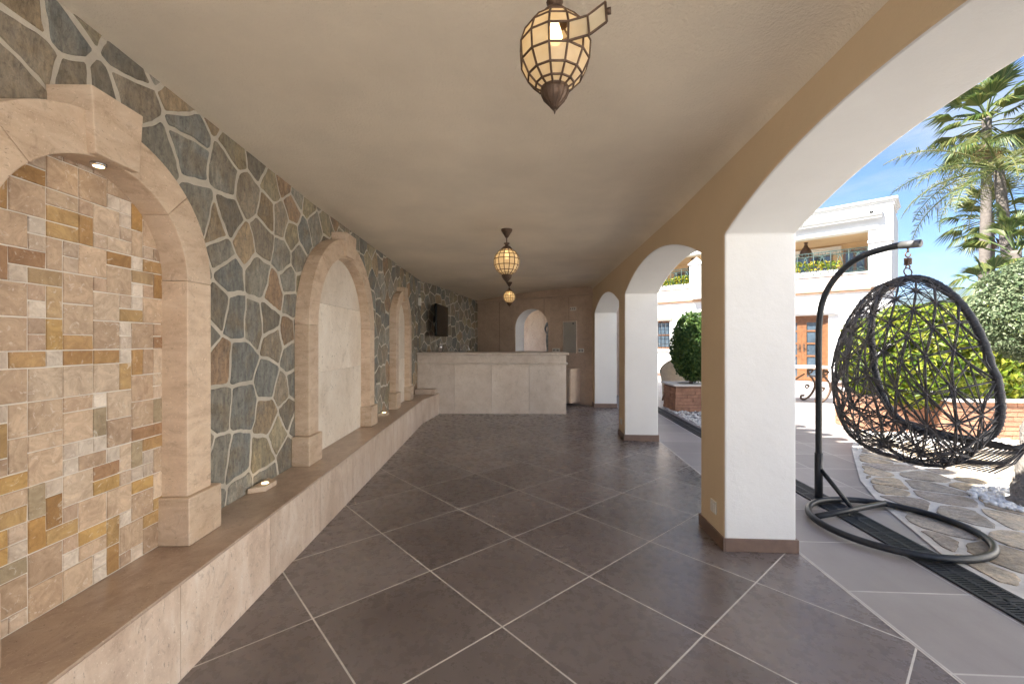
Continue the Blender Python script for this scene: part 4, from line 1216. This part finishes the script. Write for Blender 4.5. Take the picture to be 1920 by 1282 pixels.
# shrubs far behind the hedge and the mountain
for i,(px,py,Y,rx,rz) in enumerate(((1700,632,17,1.3,.9),(1742,630,15,1.3,.85),(1790,618,16,1.5,1.1),(1668,640,20,1.2,1.2))):
    x,y,z = at(px,py,Y)
    lab = ['loose yellow-green shrub beyond the hedge left of the mountain foot','pale green shrub beyond the hedge under the mountain','tall green shrub beyond the hedge beside the palms','distant green shrub at the corner of the house'][i]
    r = thing('garden_shrub', lab, 'shrub', (x,y,0), 'shrubs beyond the golden hedge')
    m = MB(); m.tube([(x,y,-.05),(x+.05,y,z*.6),(x,y,z)], [.06,.05,.03], 7); m.build('trunk', MT['bark'], r)
    foliage('crown', MT['leafy' if i < 2 else 'leafg'], r, (x,y,z), (rx,rx,rz), 2600, .13, 2., .14, 2.5, .35, seed=i*4+1)
b = MB(); nx_, ny_ = 60, 10; vs = []
for j in range(ny_+1):
    for i in range(nx_+1):
        X = 700+2000*i/nx_; Y = 900+1000*j/ny_
        rdg = 120*math.exp(-((X-1345)/130)**2)+60*math.exp(-((X-1750)/300)**2)+24
        h = rdg*math.sin(PI*j/ny_)*(1+.35*noise.noise(Vector((X*.006,Y*.006,0)))+.12*noise.noise(Vector((X*.02,Y*.02,3))))
        vs.append((X,Y,h-2))
b.add(vs, [(j*(nx_+1)+i,j*(nx_+1)+i+1,(j+1)*(nx_+1)+i+1,(j+1)*(nx_+1)+i) for j in range(ny_) for i in range(nx_)], 0, None, True)
tag(b.build('hills', MT['hill']), 'blue hill far beyond the garden', 'hill', kind='structure')

hz_ = MB(); hz_.box((-2600,-2600,-1.5),(2750,2600,215))
hm = bpy.data.materials.new('haze_air'); hm.use_nodes = True; hm.node_tree.nodes.clear()
ho = hm.node_tree.nodes.new('ShaderNodeOutputMaterial'); hv = hm.node_tree.nodes.new('ShaderNodeVolumePrincipled')
hv.inputs['Color'].default_value = (.62,.76,1.,1); hv.inputs['Density'].default_value = .0002; hm.node_tree.links.new(hv.outputs[0], ho.inputs['Volume'])
tag(hz_.build('haze', hm), 'thin blue haze in the distance', 'haze', kind='stuff')

# ------------------------------------------------------------------ house across the patio
HC = Vector((10.35,11.5,0)); ha = Vector((-1,1,0)).normalized(); hn = Vector((-1,-1,0)).normalized()
def h_T(s, d, z): q = HC+ha*s+hn*d; return Vector((q.x,q.y,z))
def hs(px, d=0.):
    r = (px-CX)/F; Y = (21.85-d*math.sqrt(2))/(1+r); q = Vector((r*Y,Y,0))-HC-hn*d; return q.dot(ha), Y
def hz(px, py, d=0.): return H-(py-CY)/F*hs(px,d)[1]
house = thing('white_house', 'two-storey white villa with a balcony across the patio', 'house', tuple(HC))
S1 = 14.
def hb(name, boxes, mat, bevel=0, parent=None):
    m = MB()
    for lo, hi in boxes: m.box(lo, hi, h_T)
    return m.build(name, mat, parent or house, bevel)
ds0, ds1 = hs(1553)[0], hs(1553)[0]+1.35          # door opening
ws0, ws1 = hs(1256)[0], hs(1256)[0]+1.15          # barred window
D = -.30
hb('wall', [((0,D,-.02),(ds0,0,2.74)), ((ds0+.0005,D,2.08),(ds1-.0005,0,2.74)), ((ds1,D,-.02),(ws0,0,2.74)), ((ws0+.0005,D,-.02),(ws1-.0005,0,1.02)), ((ws0+.0005,D,2.07),(ws1-.0005,0,2.74)), ((ws1,D,-.02),(S1,0,2.74)),
   ((0,D,2.741),(S1,0,2.79)),
   ((0,D,3.2105),(.52,0,4.395)), ((0,D,2.7905),(S1,0,3.21)), ((0,D,4.396),(S1,0,5.08)),
   ((8.2,D,3.2105),(S1,0,4.395)),
   ((0,-2.1,2.80),(.05,D-.001,4.95))], MT['housew'])
hb('recess_wall', [((.051,-2.0,3.0),(8.2,-1.8,4.6))], MT['housetan'])
hb('recess_ceiling', [((.051,-1.799,4.42),(8.2,D-.001,4.46))], MT['housetan'])
hb('balcony_floor', [((.051,-1.799,2.81),(8.2,D-.001,2.86))], MT['pale'])
hb('cornice', [((-.06,-1.2,5.081),(S1,.06,5.13)), ((-.10,-1.2,5.131),(S1,.11,5.19)), ((-.03,-1.2,4.99),(S1,.03,5.0805))], MT['housew'], .008)
hb('string_course', [((-.03,.0005,2.70),(S1,.05,2.745)), ((-.05,.0005,2.746),(S1,.08,2.785))], MT['bandbrown'], .006)
# diagonal-tile band
m = MB(); m.box((.52,.0005,2.80),(4.93,.012,3.19), h_T); m.box((5.36,.0005,2.80),(8.2,.012,3.19), h_T)
pm = NT('balcony_diagonal_tile'); g = pm.n('ShaderNodeTexCoord'); mp = pm.n('ShaderNodeMapping'); mp.inputs['Rotation'].default_value = (0,0,-.75*PI)
pm.l(g.outputs['Object'], mp.inputs['Vector']); sx = pm.n('ShaderNodeSeparateXYZ'); pm.l(mp.outputs[0], sx.inputs[0])
uu = pm.math('MULTIPLY', pm.math('ADD', sx.outputs[0], sx.outputs[2]), 2.35); vv = pm.math('MULTIPLY', pm.math('SUBTRACT', sx.outputs[0], sx.outputs[2]), 2.35)
ln = pm.math('MINIMUM', pm.math('FRACT', uu), pm.math('FRACT', vv)); gm = pm.math('LESS_THAN', ln, .035)
cbn = pm.n('ShaderNodeCombineXYZ'); pm.l(pm.math('FLOOR', uu), cbn.inputs[0]); pm.l(pm.math('FLOOR', vv), cbn.inputs[1])
wn = pm.n('ShaderNodeTexWhiteNoise'); pm.l(cbn.outputs[0], wn.inputs['Vector'])
pm.done(pm.mix(gm, pm.ramp(wn.outputs['Value'], [(0.,(.62,.47,.37)),(1.,(.76,.66,.58))]), (.5,.4,.33)), .5)
m.build('balcony_tiles', pm.m, house)
hb('balcony_coping', [((.50,-.32,3.2105),(4.94,.05,3.25)), ((5.35,-.32,3.2105),(8.2,.05,3.25))], MT['pale'], .006)
def newel(s0, s1):
    m = MB(); dd = .30; m.box((s0,.0005,2.80),(s1,dd,3.98), h_T); c = (s0+s1)/2
    m.box((s0-.04,.0005,3.9805),(s1+.04,dd+.04,4.03), h_T)
    vs = [h_T(s0-.03,.001,4.0305),h_T(s1+.03,.001,4.0305),h_T(s1+.03,dd+.03,4.0305),h_T(s0-.03,dd+.03,4.0305),h_T(c,dd/2,4.27)]
    m.add(vs, [(0,1,2,3),(0,1,4),(1,2,4),(2,3,4),(3,0,4)])
    m.build('newel_pier', MT['housew'], house, 0, True)
newel(.02,.47); newel(4.95,5.34)
hb('lintel', [((.30,.0005,4.40),(8.4,.05,4.47)), ((.30,.0005,4.471),(8.4,.02,4.60))], MT['housew'], .004)
# awning cassette
aw_ = thing('awning_cassette', 'long grey rolled-up awning case fixed above the balcony', 'awning', tuple(h_T(.2,.1,4.8)))
m = MB(); m.prism([(.001,4.70),(.16,4.74),(.19,4.80),(.16,4.87),(.001,4.89)], .22, 8.0, lambda a,d,c: h_T(d,a,c)); m.build('case', MT['awning'], aw_, 0, True)
m = MB(); m.box((.22,.12,4.675),(8.0,.17,4.70), h_T); m.build('front_bar', MT['awning'], aw_)
for nm, px, py in (('security_camera',1634,396),):
    s_, Yv = hs(px); zc = H-(py-CY)/F*Yv
    r = thing(nm, 'tiny white security camera under the villa cornice', 'camera', tuple(h_T(s_,0,zc)))
    m = MB(); m.tube([h_T(s_,.001,zc),h_T(s_,.10,zc-.01)], .02, 8); m.build('bracket', MT['plastic'], r)
    m = MB(); m.tube([h_T(s_,.08,zc-.03),h_T(s_-.02,.20,zc-.07)], .04, 10); m.build('body', MT['screen'], r)
# balcony railings
def railing(s0, s1, z0=3.255, z1=3.93, d=.0):
    m = MB(); r_ = .011
    for z in (z0+.03, z1-.10, z1): m.tube([h_T(s0,d,z),h_T(s1,d,z)], r_*1.2, 5)
    n = max(2, round((s1-s0)/.42)); w = (s1-s0)/n
    for i in range(n+1): m.tube([h_T(s0+i*w,d,z0),h_T(s0+i*w,d,z1)], r_, 5)
    for i in range(n):
        c = s0+(i+.5)*w
        m.tube([h_T(c,d,z1-.10),h_T(c-w*.36,d,z0+.05)], r_*.8, 5); m.tube([h_T(c,d,z1-.10),h_T(c+w*.36,d,z0+.05)], r_*.8, 5)
        for sg in (-1,1):
            m.tube([h_T(c+sg*(.06+.05*math.cos(a)),d,z0+.09+.05*math.sin(a)) for a in [k*.7 for k in range(9)]], r_*.7, 5)
            m.tube([h_T(c+sg*(.055+.035*math.cos(a)),d,z1-.15+.035*math.sin(a)) for a in [k*.7 for k in range(9)]], r_*.7, 5)
        for k in range(5):
            q = c-w/2+w*(k+.5)/5; m.tube([h_T(q,d,z1-.10),h_T(q,d,z1)], r_*.6, 4)
    m.build('balcony_railing', MT['greeniron'], house)
railing(.53,2.6); railing(2.6,4.94); railing(5.36,8.15)
# windows
def hwindow(name, s0, s1, z0, z1, d, mat, nx=2, nz=1, fw=.06, parent=None, curtain=True):
    m = MB(); m.box((s0,d,z0),(s0+fw,d+.05,z1), h_T); m.box((s1-fw,d,z0),(s1,d+.05,z1), h_T); m.box((s0+fw,d,z0),(s1-fw,d+.05,z0+fw), h_T); m.box((s0+fw,d,z1-fw),(s1-fw,d+.05,z1), h_T)
    for i in range(1,nx): c = s0+(s1-s0)*i/nx; m.box((c-fw*.6,d,z0+fw),(c+fw*.6,d+.052,z1-fw), h_T)
    for i in range(1,nz):
        c = z0+(z1-z0)*i/nz
        for k in range(nx):
            a0 = s0+(s1-s0)*k/nx+fw*.6; a1 = s0+(s1-s0)*(k+1)/nx-fw*.6; m.box((max(a0,s0+fw),d,c-.025),(min(a1,s1-fw),d+.045,c+.025), h_T)
    w = m.build(name, mat, parent or house)
    m = MB(); m.box((s0+fw*.5,d+.012,z0+fw*.5),(s1-fw*.5,d+.02,z1-fw*.5), h_T); m.build('pane', MT['glassd'], w)
    return w
a0, a1 = hs(1626,-1.8)[0], hs(1581,-1.8)[0]; hwindow('window', a0, a1, 2.95, 4.20, -1.798, MT['skirt'], 2)
a0, a1 = hs(1561,-1.8)[0], hs(1480,-1.8)[0]; hwindow('window', a0, a1, 2.95, 4.14, -1.798, MT['skirt'], 2)
hb('shutter_box', [((hs(1578,-1.8)[0],-1.797,4.15),(a1+.3,-1.70,4.36))], MT['housew'], .004)
a0, a1 = hs(1303,-1.8)[0], hs(1265,-1.8)[0]; hwindow('window', a0, a1, 2.95, 4.10, -1.798, MT['skirt'], 2)
w = hwindow('window', ws0, ws1, 1.02, 2.07, -.18, MT['wood'], 2, 2, .07)
m = MB()
for k in range(8): s_ = ws0+.02+(ws1-ws0-.04)*k/7; m.tube([h_T(s_,-.04,1.02),h_T(s_,-.04,2.07)], .010, 5)
for z in (1.2,1.55,1.9): m.tube([h_T(ws0,-.04,z),h_T(ws1,-.04,z)], .010, 5)
m.build('bars', MT['iron'], w)
hb('window_sill', [((ws0-.08,.0005,.94),(ws1+.08,.08,1.015))], MT['housew'], .006)
hb('window_lintel', [((ws0-.10,.0005,2.09),(ws1+.10,.05,2.18))], MT['bandbrown'], .006)
hb('base_course', [((0,.0005,-.01),(ds0-.05,.02,.12)), ((ds1+.05,.0005,-.01),(S1,.02,.12))], MT['skirt'])
hb('door_step', [((ds0-.05,.0005,-.01),(ds1+.05,.35,.10))], MT['pale'], .008)
hb('door_lintel', [((ds0-.22,.0005,2.085),(ds1+.2,.10,2.13)), ((ds0-.18,.0005,2.131),(ds1+.16,.14,2.19))], MT['housew'], .006)
m = MB(); m.box((ds0,-.2,.1),(ds0+.08,-.1,2.08), h_T); m.box((ds1-.08,-.2,.1),(ds1,-.1,2.08), h_T); m.box((ds0+.08,-.2,2.0),(ds1-.08,-.1,2.08), h_T)
m.build('door_frame', MT['wood'], house)
for k in range(2):
    x0 = ds0+.081+k*(ds1-ds0-.162)/2; x1 = x0+(ds1-ds0-.162)/2-.003
    dr = hwindow('door', x0, x1, .102, 1.998, -.18, MT['wood'], 1, 5, .12)
    m = MB(); xx = x1-.05 if k == 0 else x0+.05
    m.box((xx-.02,-.129,1.0),(xx+.02,-.115,1.22), h_T); m.tube([h_T(xx,-.115,1.12),h_T(xx,-.08,1.12),h_T(xx+(-.1 if k == 0 else .1),-.08,1.12)], .01, 6); m.build('handle', MT['bronze'], dr)
# lanterns of the house
def wall_lantern(px, py, lab, d=0.):
    s_, Yv = hs(px, .16); z = H-(py-CY)/F*Yv
    r = thing('wall_lantern', lab, 'lantern', tuple(h_T(s_,0,z)), 'wall lanterns on the villa')
    o = h_T(s_,.17,z); m = MB()
    m.lathe([(.13,.16),(.10,.20),(.04,.26),(.03,.30),(.01,.36)], 6, o, 0, False); m.build('hood', MT['iron'], r)
    m = MB()
    for k in range(6): a = PI*k/3; m.tube([o+Vector((.09*math.cos(a),.09*math.sin(a),.16)), o+Vector((.06*math.cos(a),.06*math.sin(a),-.10))], .008, 4)
    m.lathe([(.065,-.12),(.065,-.10)], 6, o); m.tube([o+Vector((0,0,-.12)), o+Vector((0,0,-.2)), h_T(s_,.03,z-.18)], .014, 6); m.build('cage', MT['iron'], r)
    m = MB(); m.lathe([(.055,-.10),(.085,.155)], 6, o, 0, False); m.build('glass', MT['plastic'], r)
    m = MB(); q = h_T(s_,.0,z); m.box((s_-.05,.0006,z-.28),(s_+.05,.02,z-.08), h_T); m.build('bracket', MT['iron'], r)
wall_lantern(1613, 585, 'black lantern on the white villa wall right of the wooden door')
def drop_lantern(px, py, lab, k=1.):
    s_, Yv = hs(px, -.7); z = H-(py-CY)/F*Yv; o = h_T(s_,-.7,z)
    r = thing('drop_lantern', lab, 'lantern', tuple(o), 'onion-shaped lanterns over the balcony')
    m = MB(); m.lathe([(.03*k,-.25*k),(.13*k,-.22*k),(.175*k,-.14*k),(.14*k,-.03*k),(.07*k,.09*k),(.04*k,.20*k),(.06*k,.24*k),(.03*k,.28*k),(.02*k,.36*k)], 14, o)
    for j in range(14):
        a = 2*PI*j/14; m.tube([o+Vector((q*k*math.cos(a),q*k*math.sin(a),z_*k)) for q,z_ in ((.132,-.22),(.178,-.14),(.144,-.03),(.074,.09))], .006, 4)
    m.build('body', MT['bronze'], r)
    m = MB(); m.tube([o+Vector((0,0,.38*k)), Vector((o.x,o.y,4.42))], .008, 5); m.build('chain', MT['bronze'], r)
drop_lantern(1511, 470, 'brown onion-shaped lantern hanging over the balcony right of the nearest pillar')
drop_lantern(1299, 497, 'brown onion-shaped lantern over the balcony seen through the second arch')
# balcony flower boxes
def flowers(s0, s1, lab, n, seed):
    c = (s0+s1)/2; r = thing('flower_box', lab, 'flower box', tuple(h_T(c,-.2,3.25)), 'planted boxes behind the balcony railing')
    m = MB(); m.box((s0,-.28,3.2515),(s1,-.10,3.40), h_T); m.build('box', MT['pale'], r, .005)
    b = MB(); random.seed(seed)
    k = max(3, int((s1-s0)/.28)); cc = [(s0+(s1-s0)*(i+.5)/k, random.uniform(.14,.34)) for i in range(k)]
    for i in range(n):
        s_, hh = random.choice(cc); q = h_T(s_+random.gauss(0,.09), -.19+random.gauss(0,.06), 3.40+hh*random.random()**.7)
        leaf(b, q, Vector((random.gauss(0,1),random.gauss(0,1)-.6,random.gauss(0,1)+.6)), .085, .045)
    b.build('foliage', MT['flower'], r)
flowers(1.15, 2.6, 'flower box of yellow-green plants on the balcony right of the nearest pillar', 330, 5)
flowers(5.5, 6.9, 'flower box of green and orange plants on the balcony seen through the second arch', 700, 6)
q, Yv = hs(1238,-.6); r = thing('balcony_screen', 'dark grey folded sun screen standing on the balcony', 'screen', tuple(h_T(q,-.6,3.3)))
m = MB(); m.prism([(q-.28,3.35),(q+.5,3.42),(q+.5,4.30),(q-.30,4.16)], -.62, -.55, h_T); m.build('panel', MT['awning'] if False else MT['blackm'], r, .01, True)
m = MB(); m.tube([h_T(q+.1,-.58,2.87),h_T(q+.1,-.58,3.39)], .02, 8); m.build('post', MT['iron'], r)

# ------------------------------------------------------------------ patio furniture
t = thing('patio_table', 'pale marble-topped table on scrolled iron legs by the wooden door', 'table', (6.1,9.35,0))
tr_ = frame((5.5,9.35,0), -.12)
m = MB(); m.box((-.75,-.42,.735),(1.38,.42,.77), tr_); m.build('tabletop', MT['pale'], t, .008)
def scroll(x, y):
    m = MB(); P = lambda a, z: tr_(x+a, y, z)
    m.tube(smoothline([P(.02,.72),P(.0,.60),P(.10,.46),P(.14,.30),P(.06,.12),P(-.06,.02),P(-.14,.03),P(-.14,.09),P(-.08,.10)]), .022, 8)
    m.tube([P(.05+.06*(1-k*.04)*math.cos(k*.55), .64+.06*(1-k*.04)*math.sin(k*.55)) for k in range(18)], .016, 7)
    m.tube([P(-.02+.05*(1-k*.04)*math.cos(k*.55), .30+.05*(1-k*.04)*math.sin(k*.55)) for k in range(16)], .013, 7)
    m.build('scroll_leg', MT['bronze'], t)
for x, y in ((1.12,-.28),(1.12,.28),(-.55,-.28),(-.55,.28)): scroll(x, y)
m = MB(); m.tube(smoothline([tr_(-.5,0,.55),tr_(.2,0,.22),tr_(.9,0,.60)]), .014, 6); m.tube([tr_(1.12,-.28,.55),tr_(1.12,.28,.55)], .014, 6); m.tube([tr_(-.55,-.28,.55),tr_(-.55,.28,.55)], .014, 6); m.build('stretcher', MT['bronze'], t)

def wicker_chair(loc, ang, lab):
    r = thing('wicker_chair', lab, 'chair', loc, None); T = frame(loc, ang)
    def wall_(name, prof, n, rad, z0, ztop, thick=.035):
        m = MB(); vs = []; fs = []; nn = n
        for i in range(nn+1):
            a = PI*(-.12+1.24*i/nn)
            zt_ = ztop(i/nn)
            for rr in (rad, rad-thick):
                for k in range(7):
                    z = z0+(zt_-z0)*k/6; fl = 1+.10*(k/6)**2*(1 if z0 > .2 else 0)
                    vs.append(T(rr*fl*math.cos(a), rr*fl*math.sin(a)*.9, z))
        for i in range(nn):
            for s_ in range(2):
                for k in range(6):
                    p = i*14+s_*7+k; q_ = p+14; fs.append((p,p+1,q_+1,q_))
            for k in (0,6): p = i*14+k; fs.append((p,p+7,p+21,p+14))
        for i in (0,nn):
            for k in range(6): p = i*14+k; fs.append((p,p+1,p+8,p+7))
        m.add(vs, fs, 0, None, True); return m
    m = wall_('back', None, 28, .36, .42, lambda u: .62+.36*math.sin(PI*u)**.8)
    m.build('backrest', MT['wicker'], r)
    m = wall_('skirt', None, 28, .345, .12, lambda u: .415); m.build('skirt', MT['wicker'], r)
    m = MB(); m.lathe([(.02,.40),(.31,.40),(.33,.43),(.31,.46),(.02,.475)], 24, T(0,0,0)); m.build('seat', MT['wicker'], r)
    rim_ = []
    for i in range(29):
        a = PI*(-.12+1.24*i/28); u = i/28; rim_.append(T(.385*math.cos(a), .385*math.sin(a)*.9, .63+.36*math.sin(PI*u)**.8))
    m = MB(); m.tube(rim_, .022, 7); m.build('arm_roll', MT['wicker'], r)
    for sx_, sy_ in ((-.24,.2),(.24,.2),(-.25,-.12),(.25,-.12)):
        m = MB(); m.tube([T(sx_,sy_,.2),T(sx_*1.15,sy_*1.15,.0)], .018, 7); m.build('leg', MT['wood'], r)
    return r
wicker_chair((3.72,9.45,-.008), .35+PI, 'cream wicker tub chair behind the small brick planter')
r = thing('iron_chair', 'thin black wrought-iron chair beside the wicker chair', 'chair', (3.05,10.2,0)); T = frame((3.12,10.25,-.008), .5)
m = MB()
m.tube(smoothline([T(-.2,.2,.45),T(-.21,.25,.75),T(-.12,.27,.92),T(.12,.27,.92),T(.21,.25,.75),T(.2,.2,.45)]), .012, 6)
for k in range(5): m.tube([T(-.13+.065*k,.21,.45),T(-.13+.065*k,.27,.9)], .006, 5)
m.build('backrest', MT['iron'], r)
m = MB(); m.lathe([(.02,.43),(.22,.43),(.22,.45),(.02,.455)], 20, T(0,0,0)); m.build('seat', MT['iron'], r)
for sx_, sy_ in ((-.18,.18),(.18,.18),(-.18,-.18),(.18,-.18)):
    m = MB(); m.tube([T(sx_,sy_,.43),T(sx_*1.2,sy_*1.2,.0)], .012, 6); m.build('leg', MT['iron'], r)
for sg in (-1,1):
    m = MB(); m.tube(smoothline([T(sg*.2,.22,.68),T(sg*.25,.0,.68),T(sg*.22,-.18,.64),T(sg*.2,-.16,.44)]), .011, 6); m.build('armrest', MT['iron'], r)

# ------------------------------------------------------------------ sky, sun, camera
SUNV = Vector((.80,.34,-1.0)).normalized()             # direction the light travels
el = math.asin(-SUNV.z)
az = math.atan2(-SUNV.x, -SUNV.y)                      # compass angle of the sun from +Y
W = bpy.data.worlds.new('World'); sc.world = W; W.use_nodes = True
nt = W.node_tree; bg = nt.nodes['Background']
sky = nt.nodes.new('ShaderNodeTexSky'); sky.sky_type = 'NISHITA'; sky.sun_disc = False; sky.sun_elevation = el; sky.sun_rotation = az
sky.air_density = 1.0; sky.dust_density = .15; sky.ozone_density = 3.0
tc = nt.nodes.new('ShaderNodeTexCoord'); mp = nt.nodes.new('ShaderNodeMapping'); mp.inputs['Scale'].default_value = (1.3,1.3,4.2); mp.inputs['Location'].default_value = (.35,.1,.2); mp.inputs['Rotation'].default_value = (0,.12,0)
nt.links.new(tc.outputs['Generated'], mp.inputs['Vector'])
nz = nt.nodes.new('ShaderNodeTexNoise'); nz.inputs['Scale'].default_value = 2.2; nz.inputs['Detail'].default_value = 9; nz.inputs['Roughness'].default_value = .6; nz.inputs['Distortion'].default_value = .5
nt.links.new(mp.outputs[0], nz.inputs['Vector'])
rp = nt.nodes.new('ShaderNodeValToRGB'); rp.color_ramp.elements[0].position = .47; rp.color_ramp.elements[0].color = (0,0,0,1); rp.color_ramp.elements[1].position = .66; rp.color_ramp.elements[1].color = (.7,.7,.7,1)
nt.links.new(nz.outputs['Fac'], rp.inputs['Fac'])
mx = nt.nodes.new('ShaderNodeMix'); mx.data_type = 'RGBA'; nt.links.new(rp.outputs['Color'], mx.inputs[0]); 
tint = nt.nodes.new('ShaderNodeMix'); tint.data_type = 'RGBA'; tint.blend_type = 'MULTIPLY'; tint.inputs[0].default_value = 1; tint.inputs[7].default_value = (.70,.90,1.14,1)
nt.links.new(sky.outputs['Color'], tint.inputs[6]); nt.links.new(tint.outputs[2], mx.inputs[6]); mx.inputs[7].default_value = (4.2,4.6,5.2,1)
nt.links.new(mx.outputs[2], bg.inputs['Color']); bg.inputs['Strength'].default_value = .036
sun = bpy.data.lights.new('sun', 'SUN'); sun.energy = 3.9; sun.angle = R(.55); sun.color = (1,.955,.88)
so = bpy.data.objects.new('sun', sun); col.objects.link(so); so.rotation_euler = SUNV.to_track_quat('-Z','Y').to_euler(); so.location = (-20,-20,40)

cam = bpy.data.cameras.new('camera'); cam.sensor_width = 36; cam.sensor_fit = 'HORIZONTAL'; cam.lens = F/1920*36
cam.shift_x = (960-CX)/1920; cam.shift_y = (CY-641)/1920; cam.clip_start = .03; cam.clip_end = 9000
co = bpy.data.objects.new('camera', cam); col.objects.link(co); co.location = (0,0,H); co.rotation_euler = (PI/2,0,0)
sc.camera = co
vs_ = sc.view_settings; vs_.view_transform = 'Standard'; vs_.look = 'None'; vs_.gamma = 1; vs_.exposure = 2.45; vs_.use_curve_mapping = False
sc.cycles.max_bounces = 12; sc.cycles.diffuse_bounces = 10; sc.cycles.glossy_bounces = 4; sc.cycles.transmission_bounces = 6
sc.cycles.use_denoising = True
sc.cycles.sample_clamp_indirect = 6
